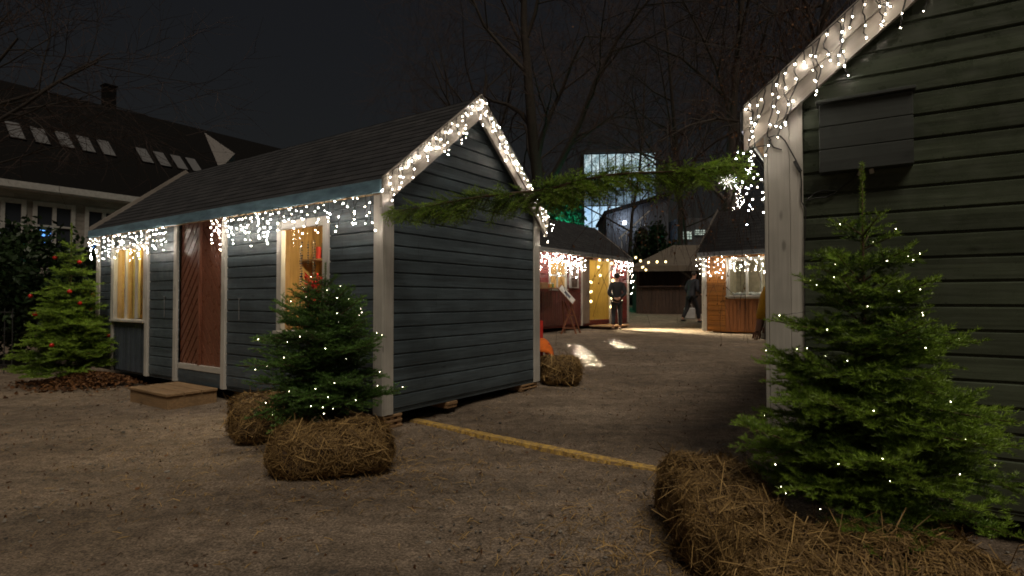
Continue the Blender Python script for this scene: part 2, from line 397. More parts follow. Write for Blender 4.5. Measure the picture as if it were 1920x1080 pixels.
def hut(name, label, group, org, ang, L, D, base, ez, rz, side_mat, front_open=(), gable_open=(), ov=0.10, oe=0.10, flash='steel', barge_w=0.125, left_barge_raise=0.03):
    root = empty(name, (org[0], org[1], 0), ang)
    tag(root, label, 'hut', group)
    hw = D/2
    siding(lambda z: (0.0, L), base, ez, front_open).build('wall', side_mat, root)
    def gab(z):
        if z <= ez: return (0.0, D)
        k = (z-ez)/(rz-ez)*hw; return (min(k, hw), max(D-k, hw))
    siding(gab, base, rz, gable_open).build('wall', side_mat, root, (L, 0, 0), (0, 0, math.pi/2))
    siding(gab, base, rz).build('wall', side_mat, root, (0, D, 0), (0, 0, -math.pi/2))
    siding(lambda z: (0.0, L), base, ez).build('wall', side_mat, root, (L, D, 0), (0, 0, math.pi))
    # sill beam
    b = MB()
    b.box(0.02, L-0.02, 0.02, 0.08, base-0.035, base-0.001).box(0.02, L-0.02, D-0.08, D-0.02, base-0.035, base-0.001)
    b.box(L-0.08, L-0.014, 0.081, D-0.081, base-0.035, base-0.001).box(0.014, 0.08, 0.081, D-0.081, base-0.035, base-0.001)
    b.box(0.09, L-0.09, 0.09, D-0.09, base-0.03, base-0.004)
    b.build('sill_beam', side_mat, root)
    # corner posts (boards on both faces)
    tw = 0.125; tt = 0.022
    for (cx, cy_, sx, sy) in ((L, 0, -1, 1), (L, D, -1, -1), (0, 0, 1, 1), (0, D, 1, -1)):
        p = MB(); xo = cx - sx*tt; yo = cy_ - sy*tt
        xa, xb = sorted((xo, cx + sx*tw*0.9)); ya, yb = sorted((yo, cy_ - sy*0.001))
        p.bbox(xa, xb, ya, yb, base-0.03, ez, 0.003)
        xa, xb = sorted((xo, cx - sx*0.001)); ya, yb = sorted((cy_ + sy*0.001, cy_ + sy*tw))
        p.bbox(xa, xb, ya, yb, base-0.03, ez, 0.003)
        p.build('corner_post', M['trim'], root)
    pitch = slope_roof(root, L, D, ez, rz, ov, oe, M['roof'])
    th = ov*math.tan(pitch)
    for k in (0, 1):
        f = MB(); f.bbox(-oe, L+oe, -ov-0.022, -ov-0.001, ez-th-0.075, ez-th+0.052, 0.003)
        f.build('fascia', M[flash], root, (0, 0, 0) if k == 0 else (L, D, 0), (0, 0, 0) if k == 0 else (0, 0, math.pi))
        s = MB(); s.box(-oe+0.03, L+oe-0.03, -ov, -0.024, ez-th-0.07, ez-th-0.055)
        s.build('soffit', M['raw'], root, (0, 0, 0) if k == 0 else (L, D, 0), (0, 0, 0) if k == 0 else (0, 0, math.pi))
    # barge boards: along the slope, upper one proud of the lower
    sl = (hw+ov)/math.cos(pitch)
    for end in (0, 1):
        for side in (0, 1):
            up_ = left_barge_raise if end == 0 else 0.0
            e = empty('barge_board', (L+oe if end else -oe, -ov if side == 0 else D+ov, ez-th+0.04), 0, root)
            # local frame x along slope going up, y outwards across, z perpendicular
            d = 1 if side == 0 else -1
            ax = Vector((0, d*math.cos(pitch), math.sin(pitch))); out = Vector((1 if end else -1, 0, 0)); pz = Vector((0, -d*math.sin(pitch), math.cos(pitch)))
            Mx = Matrix(((ax.x, out.x, pz.x), (ax.y, out.y, pz.y), (ax.z, out.z, pz.z))).to_4x4()
            def bb(z0, z1, y0, y1):
                t1 = math.tan(math.pi/2-pitch) if False else math.tan(pitch)
                # ends: plumb cut at the bottom, plumb cut at the ridge
                poly = [(0 + z0*math.tan(pitch), z0), (sl + z0*math.tan(pitch), z0), (sl + z1*math.tan(pitch), z1), (0 + z1*math.tan(pitch), z1)]
                m = MB(); m.prism(poly, y0, y1); m.v = [tuple(Mx @ Vector(p)) for p in m.v]; return m
            # give the board its own frame for grain
            def put(nm, z0, z1, y0, y1):
                poly = [(z0*math.tan(pitch), z0), (sl+z0*math.tan(pitch), z0), (sl+z1*math.tan(pitch), z1), (z1*math.tan(pitch), z1)]
                m = MB(); m.prism(poly, y0, y1)
                o = m.build(nm, M['barge'], e); o.matrix_local = Mx
            put('upper_board', -barge_w+0.03, 0.03+up_, 0.0, 0.022)
            put('lower_board', -barge_w-0.07, -barge_w+0.029, -0.03, 0.006)
    return root

def frame_hit(org, ang, px, py, yl=0.0, end=None):
    """pixel -> (u, z) on the plane y_local=yl of a hut frame (or its end wall x_local=end)"""
    ca, sa = math.cos(-ang), math.sin(-ang)
    d = ray(px, py); o = Vector((-org[0], -org[1], CAM_H))
    dl = Vector((d.x*ca - d.y*sa, d.x*sa + d.y*ca, d.z)); ol = Vector((o.x*ca - o.y*sa, o.x*sa + o.y*ca, o.z))
    t = (yl-ol.y)/dl.y if end is None else (end-ol.x)/dl.x
    p = ol + dl*t
    return (p.x, p.z) if end is None else (p.y, p.z)
def to_world(root, p):
    a = root.rotation_euler.z; c, s = math.cos(a), math.sin(a)
    return Vector((root.location.x + p[0]*c - p[1]*s, root.location.y + p[0]*s + p[1]*c, root.location.z + p[2]))

# ---------------------------------------------------------------- light strings
def halo_mat(col, k):
    # added see-through shell with a faint glow, standing in for the bulb's bloom
    m = NT('bulb_lens'); tr = m.node('ShaderNodeBsdfTransparent'); em = m.node('ShaderNodeEmission'); em.inputs[0].default_value = (*col, 1)
    lw = m.node('ShaderNodeLayerWeight'); lw.inputs[0].default_value = 0.5
    inv = m.math('POWER', m.math('SUBTRACT', 1.0, lw.outputs['Facing']), 2.2); m.l(m.math('MULTIPLY', inv, k), em.inputs[1])
    ad = m.node('ShaderNodeAddShader'); m.l(tr.outputs[0], ad.inputs[0]); m.l(em.outputs[0], ad.inputs[1]); m.l(ad.outputs[0], m.out.inputs[0])
    m.mat.cycles.emission_sampling = 'NONE'; return m.mat
HALO = {}
def bulb_mesh(r, name, mat, long=1.5):
    m = MB(); m.ball((0, 0, 0), r, 1, (1, 1, long)); nf = len(m.f); m.ball((0, 0, 0), r*2.1, 2, (1, 1, 1.1)); me = m.mesh(name, True); me.materials.append(mat)
    if mat.name not in HALO: HALO[mat.name] = halo_mat(tuple(mat.node_tree.nodes['Principled BSDF'].inputs['Emission Color'].default_value)[:3], 0.4 if 'fairy' not in mat.name else 0.15)
    me.materials.append(HALO[mat.name])
    for i, p_ in enumerate(me.polygons): p_.material_index = 0 if i < nf else 1
    return me
BULB = {}
def get_bulb(r, mat):
    k = (r, mat)
    if k not in BULB: BULB[k] = bulb_mesh(r, 'bulb', M[mat], 1.4)
    return BULB[k]
def strand(name, label, cat, group, cables, bulbs, r, mat, cable_r=0.0022):
    """cables: list of world polylines, bulbs: list of world points; all in one thing"""
    o0 = Vector(bulbs[0]) if len(bulbs) else Vector(cables[0][0])
    root = empty(name, o0); tag(root, label, cat, group)
    mb = MB()
    for c in cables: mb.tube([Vector(p)-o0 for p in c], cable_r, 4, False)
    if cables: mb.build('cable', M['cable'], root)
    rnd = random.Random(len(bulbs)); mes = [get_bulb(r, mat)] if mat != 'bulb' else [get_bulb(r*0.85, 'bulb_dim'), get_bulb(r, 'bulb'), get_bulb(r, 'bulb'), get_bulb(r*1.12, 'bulb_hot'), get_bulb(r*0.85, 'bulb_dim')]
    order = list(bulbs); rnd.shuffle(order)
    for p in order[:100]:
        me = rnd.choice(mes)
        b = bpy.data.objects.new('bulb', me); COL.objects.link(b); b.parent = root; b.location = Vector(p)-o0
        b.rotation_euler = (rnd.uniform(-1, 1), rnd.uniform(-1, 1), 0)
    if len(order) > 100:
        mb = MB()
        for p in order[100:]: mb.ball(Vector(p)-o0, r, 1)
        tag(mb.build('far_bulbs', M[mat], root), kind='stuff')
    return root
def icicle(name, label, group, p0, p1, out, seed, step=0.075, lmin=0.08, lmax=0.36, bstep=0.075, r=0.0075, mat='bulb', cable_r=0.0025, wig=0.018, dens=None, keep=1.0):
    rnd = random.Random(seed); p0 = Vector(p0); p1 = Vector(p1); out = Vector(out).normalized(); d = p1-p0; L = d.length; t = d.normalized()
    cables = []; bulbs = []
    n = int(L/step); main = []
    for i in range(n+1):
        main.append(p0 + t*(L*i/n) + out*rnd.uniform(0.0, 0.012) + Vector((0, 0, rnd.uniform(-0.012, 0.004))))
    cables.append(main)
    for i in range(n+1):
        if rnd.random() > keep: continue
        k = 1.0 if dens is None else dens(i/n)
        if k <= 0: continue
        ln = rnd.uniform(lmin, lmax)*k; q = main[i].copy(); pts = [q.copy()]; dx = rnd.uniform(-wig, wig); dy = 0.006
        m = max(2, int(ln/0.03)); acc = rnd.uniform(0, bstep)
        for j in range(m):
            dx = dx*0.6 + rnd.uniform(-wig, wig); dy = 0.7*dy + rnd.uniform(-0.006, 0.008)
            q = q + Vector((0, 0, -ln/m)) + t*dx + out*dy*0.5; pts.append(q.copy())
            acc += ln/m
            if acc >= bstep:
                acc -= bstep*rnd.uniform(0.8, 1.2)
                bulbs.append(q + t*rnd.uniform(-0.014, 0.014) + out*rnd.uniform(0.004, 0.014))
        bulbs.append(q + Vector((0, 0, -0.012))); cables.append(pts)
    return strand(name, label, 'string lights', group, cables, bulbs, r, mat, cable_r)

# ---------------------------------------------------------------- firs
def needle_mesh(name, segs, dens, nl, nw, seed, spread=(-25, 205), lowv=None):
    """segs: (n,8) p0,p1,len-scale,shade"""
    rs = np.random.RandomState(seed); S = np.array(segs, dtype=np.float64)
    p0 = S[:, 0:3]; d = S[:, 3:6]-p0; ln = np.linalg.norm(d, axis=1); cnt = np.maximum(3, (ln*dens)).astype(int)
    idx = np.repeat(np.arange(len(S)), cnt); n = len(idx)
    a = d[idx]/ln[idx, None]; t = rs.rand(n)
    P = p0[idx] + d[idx]*t[:, None]
    upv = np.zeros((n, 3)); upv[:, 2] = 1.0; s = np.cross(a, upv); nn = np.linalg.norm(s, axis=1); bad = nn < 0.15
    s[bad] = np.cross(a[bad], np.array([1.0, 0, 0])); s /= np.linalg.norm(s, axis=1)[:, None]; u = np.cross(s, a)
    phi = np.radians(rs.uniform(spread[0], spread[1], n)); vert = np.abs(a[:, 2]) > 0.85
    phi[vert] = rs.uniform(0, 2*np.pi, vert.sum())
    be = np.radians(rs.uniform(42, 68, n)); be = np.where(t > 0.93, be*0.5, be)
    D = a*np.cos(be)[:, None] + (s*np.cos(phi)[:, None] + u*np.sin(phi)[:, None])*np.sin(be)[:, None]
    L = nl*rs.uniform(0.75, 1.1, n)*S[idx, 6]
    W = np.cross(D, rs.normal(size=(n, 3))); W /= np.linalg.norm(W, axis=1)[:, None]; W *= nw/2
    co = np.empty((n, 3, 3)); co[:, 0] = P-W; co[:, 1] = P+W; co[:, 2] = P + D*L[:, None]
    v = np.clip(S[idx, 7] + rs.uniform(-0.2, 0.2, n), 0, 1); v3 = np.repeat(v, 3)
    return np_mesh(name, co.reshape(-1, 3), 3, v3)
def frond(segs, twigs, p, d, L, rnd, side_step=0.045, upn=None, depth=0, droop=0.0, maxside=0.26, tone=0.5, jit=0.34, nscale=1.0):
    """one branch: curved main axis, side shoots both ways in its plane, tertiary shoots on the long ones"""
    d = d.normalized(); n = max(2, int(L/0.05)); st = L/n; q = p.copy(); pts = [q.copy()]; s = 0
    upn = Vector((0, 0, 1)) if upn is None else upn
    dd = d.copy(); nxt = L*0.10 if depth == 0 else 0.03; k = rnd.randint(0, 1)
    for i in range(n):
        dd = (dd + Vector((rnd.uniform(-1, 1), rnd.uniform(-1, 1), rnd.uniform(-1, 1)))*0.05 + Vector((0, 0, 1))*(droop*st)).normalized()
        q2 = q + dd*st
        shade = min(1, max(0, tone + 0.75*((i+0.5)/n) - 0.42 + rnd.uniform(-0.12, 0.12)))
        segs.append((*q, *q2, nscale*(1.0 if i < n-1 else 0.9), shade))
        while nxt < s+st and depth < 2:
            f = (nxt-s)/st; pp = q.lerp(q2, f); rem = L-nxt
            ls = min(maxside, rem*0.60+0.035)*rnd.uniform(0.7, 1.1)
            if depth == 0 or ls > 0.03:
                sd_ = dd.cross(upn)
                if sd_.length < 0.1: sd_ = dd.cross(Vector((1, 0, 0)))
                sd_.normalize(); sg = 1 if k % 2 else -1; k += 1
                an = R(rnd.uniform(42, 60)); v = dd*math.cos(an) + sd_*sg*math.sin(an) + Vector((0, 0, rnd.uniform(-jit, jit*1.3)))
                if depth == 0 and ls > 0.09: frond(segs, twigs, pp, v, ls, rnd, side_step, upn, 1, droop, ls*0.5, shade, jit, nscale)
                else:
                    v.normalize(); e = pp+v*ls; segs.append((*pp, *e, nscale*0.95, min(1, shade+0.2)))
            nxt += side_step*(0.5 if depth == 0 else 0.62)*rnd.uniform(0.8, 1.2)
        s += st; q = q2; pts.append(q.copy())
    if depth == 0: twigs.append((pts, 0.0045 + 0.006*min(1, L/0.8)))
    elif L > 0.12: twigs.append((pts, 0.0022))
    return q
def fir(name, label, group, base, H, prof, seed, z0=0.1, whorl=0.19, nb=6, dens=340, nl=0.022, nw=0.0023, limit=None, side_step=0.05, mat='needles', lead=0.3, lean=(0, 0), tone=0.45):
    rnd = random.Random(seed); root = empty(name, base); tag(root, label, 'fir tree', group)
    segs = []; twigs = []; base = Vector(base); dz = lead; first = True
    def tp(z): f = z/H; return Vector((lean[0]*f, lean[1]*f, z))
    while H-dz > z0:
        z = H-dz; L0 = prof(dz); m = nb if dz > 0.5 else 5
        az0 = rnd.uniform(0, 6.28)
        for j in range(m):
            az = az0 + 6.283*j/m + rnd.uniform(-0.25, 0.25); el = R(max(-6, 50-54*min(1, dz/1.15)) + rnd.uniform(-11, 11))
            L = L0*rnd.uniform(0.78, 1.12)
            d = Vector((math.cos(az)*math.cos(el), math.sin(az)*math.cos(el), math.sin(el)))
            if limit: L = limit(base + tp(z), d, L)
            if L < 0.05: continue
            frond(segs, twigs, tp(z + rnd.uniform(-0.05, 0.05)), d, L, rnd, side_step, droop=rnd.uniform(-0.1, 0.5), tone=tone+rnd.uniform(-0.2, 0.2))
        # internodal short branches
        for j in range(3 if dz < 0.6 else 5):
            az = rnd.uniform(0, 6.28); zz = z - rnd.uniform(0.25, 0.8)*whorl; el = R(rnd.uniform(-5, 35)); L = L0*rnd.uniform(0.25, 0.75)
            if first: L *= 0.4
            d = Vector((math.cos(az)*math.cos(el), math.sin(az)*math.cos(el), math.sin(el)))
            if limit: L = limit(base + tp(zz), d, L)
            if L > 0.05 and zz > z0*0.8: frond(segs, twigs, tp(zz), d, L, rnd, side_step, tone=tone+rnd.uniform(-0.3, 0.1))
        first = False
        dz += whorl*rnd.uniform(0.85, 1.1)*(1.0 if dz < 0.8 else 0.8)
    # leader
    n = 12
    for i in range(n):
        a = tp(H-lead*1.6*(1-i/n)); b = tp(H-lead*1.6*(1-(i+1)/n)); segs.append((*a, *b, 0.9, 0.95)); segs.append((*a, *b, 0.8, 0.8)); segs.append((*a, *b, 1.0, 1.0)); segs.append((*a, *b, 0.7, 1.0))
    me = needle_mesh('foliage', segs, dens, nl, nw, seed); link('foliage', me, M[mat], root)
    tb = MB(); pts = [tp(H*i/12) for i in range(13)]
    tb.tube(pts, [0.030*(H/2)*(1-i/12)**1.3+0.0025 for i in range(13)], 7)
    for pts_, r_ in twigs:
        k = len(pts_); tb.tube(pts_, [r_*(1-0.75*i/(k-1)) for i in range(k)], 3, False)
    tb.build('trunk', M['firbark'], root, smooth_=True)
    return root, segs

def tree_lights(name, label, group, root, segs, n, seed, r=0.006, mat='fairy', tmin=0.0, pick=None):
    """fairy lights wound round the tree: a helical cable with bulbs on it"""
    rnd = random.Random(seed); S = [Vector(s[3:6]) for s in segs]; base = Vector(root.location)
    zs = sorted(s.z for s in S); zlo, zhi = zs[0], zs[int(len(zs)*0.985)]
    bulbs = []
    # outer foliage points sorted by a helix parameter
    cand = []
    for s in rnd.sample(S, min(len(S), n*40)):
        rr = math.hypot(s.x, s.y); cand.append((s, rr))
    lv = {}
    for s, rr in cand:
        k = (int((s.z-zlo)/0.12), int(((math.atan2(s.y, s.x)+math.pi)/(2*math.pi))*14))
        if k not in lv or rr > lv[k][1]: lv[k] = (s, rr)
    pts = [v[0] for k, v in sorted(lv.items(), key=lambda q: (q[0][0], q[0][1])) if (pick is None or pick(v[0]))]
    step = max(1, len(pts)//max(1, n))
    out = []
    for i, p in enumerate(pts):
        if i % step == 0 or rnd.random() < 0.3: out.append(base + Vector((p.x*0.97, p.y*0.97, p.z+0.006)))
    cab = [out[i:i+7] for i in range(0, len(out)-6, 6)]
    cab2 = []
    for c in cab:
        run = [c[0]]
        for a, b in zip(c[:-1], c[1:]):
            if (a-b).length < 0.55: run += [a.lerp(b, 0.5) + Vector((0, 0, -0.02)) - (a.lerp(b, 0.5)-base-Vector((0, 0, a.z-base.z)))*0.12, b]
            else:
                if len(run) > 2: cab2.append(run)
                run = [b]
        if len(run) > 2: cab2.append(run)
    cab2 = [[q for run in cab2 for q in run]]
    return strand(name, label, 'fairy lights', group, cab2, out[:100], r, mat, 0.0012)

# ---------------------------------------------------------------- straw
def straw_mesh(name, P, T, N, seed, l0=0.05, l1=0.16, wd=0.003, lift=0.25, k=1.0):
    rs = np.random.RandomState(seed); n = len(P)
    th = rs.uniform(0, 2*np.pi, n); B = np.cross(N, T)
    D = T*np.cos(th)[:, None]*1.0 + B*np.sin(th)[:, None] + N*rs.normal(0, lift, n)[:, None]
    D /= np.linalg.norm(D, axis=1)[:, None]
    L = rs.uniform(l0, l1, n)[:, None]; W = np.cross(D, N + rs.normal(0, 0.4, (n, 3))); W /= (np.linalg.norm(W, axis=1)[:, None]+1e-9); W *= wd*rs.uniform(0.5, 1.3, n)[:, None]/2
    a = P - D*L/2; b = P + D*L/2
    mid = P + N*(rs.uniform(0.0, 0.02, n)[:, None])
    co = np.empty((n, 2, 4, 3)); co[:, 0, 0] = a-W; co[:, 0, 1] = a+W; co[:, 0, 2] = mid+W; co[:, 0, 3] = mid-W
    co[:, 1, 0] = mid-W; co[:, 1, 1] = mid+W; co[:, 1, 2] = b+W*0.6; co[:, 1, 3] = b-W*0.6
    v = np.clip(rs.beta(1.6, 2.2, n)*k, 0, 1)
    if name is None: return co.reshape(-1, 3), np.repeat(v, 8)
    return np_mesh(name, co.reshape(-1, 3), 4, np.repeat(v, 8))
def bale(label, group, c, sx, sy, sz, rz, n, seed, wd=0.0032, rnd_c=0.10, soft=0.6):
    root = empty('straw_bale', (c[0], c[1], gzf(c[0], c[1])), rz); tag(root, label, 'straw bale', group)
    rs = np.random.RandomState(seed); h = np.array([sx/2, sy/2, sz/2])
    def shape(u):   # u on cube [-1,1]^3 -> rounded, lumpy bale
        p = u*h; inner = h-rnd_c; q = np.clip(p, -inner, inner); d = p-q; l = np.linalg.norm(d, axis=1)[:, None]+1e-9
        nrm = d/l; out = q + nrm*np.minimum(l, rnd_c)
        lump = 0.022*np.sin(9*out[:, 0:1]+seed)*np.cos(8*out[:, 1:2]+2*out[:, 2:3]+seed) + 0.012*np.sin(23*out[:, 1:2]+17*out[:, 0:1]+19*out[:, 2:3])
        sag = 1 + soft*0.10*(1-(out[:, 2:3]/h[2]+1)/2)
        fl_ = out[:, 0:1]/0.105 + 0.35*np.sin(4*out[:, 1:2]+seed); cr_ = np.abs(fl_-np.round(fl_)); lump = lump - 0.020*np.exp(-(cr_/0.13)**2)
        out = out + nrm*lump; out[:, 0:2] *= sag; out[:, 2] += h[2]; return out, nrm
    bm = bmesh.new(); bmesh.ops.create_cube(bm, size=2); bmesh.ops.subdivide_edges(bm, edges=bm.edges[:], cuts=14, use_grid_fill=True)
    U = np.array([v.co[:] for v in bm.verts]); O, _ = shape(U*0.985)
    for v, o in zip(bm.verts, O): v.co = o
    me = bpy.data.meshes.new('packed_core'); bm.to_mesh(me); bm.free(); link('packed_core', me, M['strawcore'], root)
    ar = np.array([sy*sz, sy*sz, sx*sz, sx*sz, sx*sy, sx*sy*0.05]); ar /= ar.sum(); face = rs.choice(6, n, p=ar)
    U = rs.uniform(-1, 1, (n, 3)); ax = np.array([0, 0, 1, 1, 2, 2])[face]; sg = np.array([1, -1, 1, -1, 1, -1])[face]; U[np.arange(n), ax] = sg
    P, N = shape(U); T = np.cross(N, rs.normal(size=(n, 3))); T /= np.linalg.norm(T, axis=1)[:, None]
    c1_, v1_ = straw_mesh(None, P+N*0.004, T, N, seed, 0.04, 0.17, wd*1.35, 0.30)
    k_ = rs.choice(n, max(60, n//28), replace=False)
    c2_, v2_ = straw_mesh(None, P[k_]+N[k_]*0.02, T[k_], N[k_], seed+500, 0.14, 0.30, wd*1.5, 0.55, 1.5)
    link('loose_straw', np_mesh('loose_straw', np.concatenate([c1_, c2_]), 4, np.concatenate([v1_, v2_])), M['straw'], root)
    # baling twine: two loops round the bale
    tw = MB()
    for f in (-0.33, 0.33):
        U = np.array([(f, math.cos(a)*1.0, math.sin(a)) for a in np.linspace(0, 2*math.pi, 41)]); mxx = np.max(np.abs(U[:, 1:]), axis=1); U[:, 1] /= mxx; U[:, 2] /= mxx
        O, Nn = shape(U); tw.tube((O+Nn*0.004).tolist(), 0.0025, 4, False)
    tw.build('twine', M['cable'], root)
    return root

# ================================================================= THE LARGE STRUCTURE
# --- left hut (blue-grey)
LA = R(-34.62); LX = Vector((math.cos(LA), math.sin(LA))); LL, LD = 6.9, 2.85
LO = Vector((-1.26, 5.46)) - LX*LL
def lh(px, py, yl=0.0): return frame_hit(LO, LA, px, py, yl)
def lg(px, py): return frame_hit(LO, LA, px, py, 0, LL)
w1a, _ = lh(531, 500); w1b, _ = lh(608, 500)            # lit shop window
w2a, _ = lh(217, 520); w2b, _ = lh(272, 520)            # curtained window
da, _ = lh(336, 560); db, _ = lh(416, 560)              # double door
W1 = (w1a, w1b, lh(528, 618)[1], lh(565, 427)[1]); W2 = (w2a, w2b, lh(245, 598)[1], lh(245, 466)[1]); DR = (da, db, 0.34, 2.36)
EZB, RZB = 2.48, 3.65; print('W1', W1, 'W2', W2, 'door', lh(375, 425), lh(375, 692))
blue = hut('market_hut', 'long blue-grey boarded hut with brown double doors, white lights round its peaked gable', 'wooden market huts',
           LO, LA, LL, LD, 0.2, EZB, RZB, M['blue'], front_open=(W1, W2, (w2a, w2b, 0.2, W2[2]), DR), flash='flash', ov=0.10, oe=0.09)
def trim_board(root, u0, u1, z0, z1, y=-0.022, name='trim', mat=None, y1=0.014):
    m = MB(); m.bbox(u0, u1, y, y1, z0, z1, 0.003); mt = mat or (M['trim'] if (z1-z0) > (u1-u0) else M['trimx'])
    return m.build(name, mt, root)
def window(root, o, mull=(), glassy=0.03, fw=0.075, frame_mat=None, sill=True, wm=None):
    u0, u1, z0, z1 = o; e = empty('window', ((u0+u1)/2, 0, z0), 0, root); c = (u0+u1)/2
    m = MB(); a, b = u0-c, u1-c; h = z1-z0
    m.bbox(a-fw, a, -0.028, 0.03, -fw, h+fw, 0.003).bbox(b, b+fw, -0.028, 0.03, -fw, h+fw, 0.003)
    m.bbox(a, b, -0.028, 0.03, h, h+fw, 0.003).bbox(a, b, -0.028, 0.03, -fw, 0, 0.003)
    for (x, wd) in mull: m.bbox(a+(b-a)*x-wd/2, a+(b-a)*x+wd/2, 0.002, 0.035, 0, h, 0.003)
    m.build('window_frame', frame_mat or M['trim'], e)
    g = MB(); g.quad((a, glassy, 0), (b, glassy, 0), (b, glassy, h), (a, glassy, h)); g.build('pane', M['glass'], e)
    if sill:
        s = MB(); s.bbox(a-fw-0.02, b+fw+0.02, -0.06, -0.029, -0.045, -0.012, 0.003); s.build('sill', M['trimx'], e)
    return e
win1 = window(blue, W1, (), 0.03, 0.09)
win2 = window(blue, W2, ((0.33, 0.035), (0.68, 0.035)), 0.03, 0.05)
m = vplanks(w2a, w2b, 0.2, W2[2]-0.055, 0.085); m.build('plank_panel', M['bluev'], blue)
# full height posts
for px in (277, 331, 421.5): 
    u, _ = lh(px, 600); trim_board(blue, u-0.045, u+0.045, 0.17, EZB-0.03, -0.03, 'post')
u, _ = lh(213, 540); trim_board(blue, u-0.03, u+0.03, 0.17, EZB-0.03, -0.03, 'post')
# door leaves with chevron boards
def door_leaf(u0, u1, z0, z1, sgn):
    e = empty('door', ((u0+u1)/2, 0.02, z0), 0, blue); wd = (u1-u0)/2; h = z1-z0; m = MB()
    m.quad((-wd, 0.022, 0), (wd, 0.022, 0), (wd, 0.022, h), (-wd, 0.022, h))
    sp = 0.115; tn = math.tan(R(52)); k = -wd*2*tn
    while k < h + 2*wd*tn:
        # slanted board bottom line z = k + sgn*x*tn ; clip to rectangle by sampling polygon
        lo = lambda x, kk: kk + sgn*(x)*tn
        poly = [(-wd, lo(-wd, k+0.030)), (wd, lo(wd, k+0.030)), (wd, lo(wd, k+sp*1.45)), (-wd, lo(-wd, k+sp*1.45))]
        # clip to 0..h
        def clip(poly, zc, keep_above):
            out = []
            for i in range(len(poly)):
                a, b = poly[i], poly[(i+1) % len(poly)]
                ia = (a[1] >= zc) == keep_above; ib = (b[1] >= zc) == keep_above
                if ia: out.append(a)
                if ia != ib:
                    t = (zc-a[1])/(b[1]-a[1]); out.append((a[0]+(b[0]-a[0])*t, zc))
            return out
        poly = clip(poly, 0.001, True)
        if len(poly) > 2: poly = clip(poly, h-0.001, False)
        if len(poly) > 2: m.prism(poly, 0.004, 0.021)
        k += sp*1.45
    m.build('chevron_boards', M['door'], e)
    return e
mid = (da+db)/2
door_leaf(da, mid-0.012, 0.43, 2.36, 1); door_leaf(mid+0.012, db, 0.43, 2.36, -1)
m = MB(); m.bbox(mid-0.022, mid+0.022, -0.016, 0.022, 0.43, 2.36, 0.003); m.build('door_astragal', M['door'], blue)
trim_board(blue, da, db, 0.355, 0.43, -0.01, 'threshold', None, 0.03)
trim_board(blue, da, db, 0.17, 0.355, -0.002, 'plinth_board', M['blue'], 0.03)
# slim rods (shutter hooks)
for px, z0_, z1_ in ((450, 1.05, 1.32), (310, 1.05, 1.35)):
    u, _ = lh(px, 570); m = MB(); m.tube([(u, -0.012, z0_), (u, -0.014, z1_)], 0.005, 6); m.box(u-0.02, u+0.02, -0.016, 0.0, z1_-0.01, z1_+0.004); m.build('hook_rod', M['steel'], blue)
# interior behind the two windows
def room(root, u0, u1, y1, z0, z1, mat):
    m = MB(); m.quad((u0, y1, z0), (u1, y1, z0), (u1, y1, z1), (u0, y1, z1)); m.quad((u0, 0.06, z0), (u0, y1, z0), (u0, y1, z1), (u0, 0.06, z1))
    m.quad((u1, 0.06, z0), (u1, y1, z0), (u1, y1, z1), (u1, 0.06, z1)); m.quad((u0, 0.06, z0), (u1, 0.06, z0), (u1, y1, z0), (u0, y1, z0)); m.quad((u0, 0.06, z1), (u1, 0.06, z1), (u1, y1, z1), (u0, y1, z1))
    return m.build('inner_lining', mat, root)
room(blue, w1a-1.0, w1b+0.5, 1.1, 0.6, 2.4, M['inner'])
room(blue, w2a-0.1, w2b+0.1, 0.6, 0.6, 2.4, M['inner'])
def lamp(name, loc, e, col, r=0.05, kind='POINT', parent=None):
    l = bpy.data.lights.new(name, kind); l.energy = e; l.color = col; l.shadow_soft_size = r
    o = bpy.data.objects.new(name, l); COL.objects.link(o); o.location = loc
    if parent: o.parent = parent
    return o
lamp('shop_lamp', (w1a+0.45, 0.35, 2.25), 48, (1, 0.78, 0.45), 0.05, parent=blue)
lamp('curtain_lamp', ((w2a+w2b)/2, 0.12, 2.2), 17, (1, 0.82, 0.42), 0.05, parent=blue)

# --- right hut (dark green), gable towards the camera
RA = math.atan2(-0.845, -0.535); RX = Vector((math.cos(RA), math.sin(RA))); RL, RD = 5.0, 2.9; EZG, RZG = 2.57, 3.74
RO = Vector((1.655, 3.6)) - RX*RL
def rg(px, py, off=0.0): return frame_hit(RO, RA, px, py, 0, RL+off)
green = hut('market_hut', 'dark green boarded hut filling the right edge, electrical box under its sloping white barge board', 'wooden market huts',
            RO, RA, RL, RD, 0.17, EZG, RZG, M['green'], ov=0.13, oe=0.09, barge_w=0.13)
# wide trim on the visible corner
m = MB(); m.bbox(0.126, 0.20, -0.020, -0.001, 0.14, EZG, 0.003); m.build('corner_board', M['trim'], green, (RL, 0, 0), (0, 0, math.pi/2))

# --- red hut, ochre hut
DA = math.atan2(0.798, 0.603); DX = Vector((math.cos(DA), math.sin(DA))); DL, DD = 6.7, 2.85
DO = Vector((0.73, 15.4)) - DX*1.06
def dh(px, py, yl=0.0): return frame_hit(DO, DA, px, py, yl)
r1a, _ = dh(1031, 520); r1b, _ = dh(1060, 520); r2a, _ = dh(1104, 540); r2b, _ = dh(1142, 540)
RW = (r1a, r1b, 1.62, 2.42); RDR = (r2a, r2b, 0.66, 2.56)
redh = hut('market_hut', 'dark red hut with open glowing doorway, person in black standing beside it', 'wooden market huts',
           DO, DA, DL, DD, 0.52, 2.80, 3.93, M['red'], front_open=(RW, RDR), ov=0.12, oe=0.1)
YA = math.atan2(-0.659, 0.753); YX = Vector((math.cos(YA), math.sin(YA))); YL, YD = 4.2, 2.85
YO = Vector((5.42, 15.9))
def yh(px, py, yl=0.0): return frame_hit(YO, YA, px, py, yl)
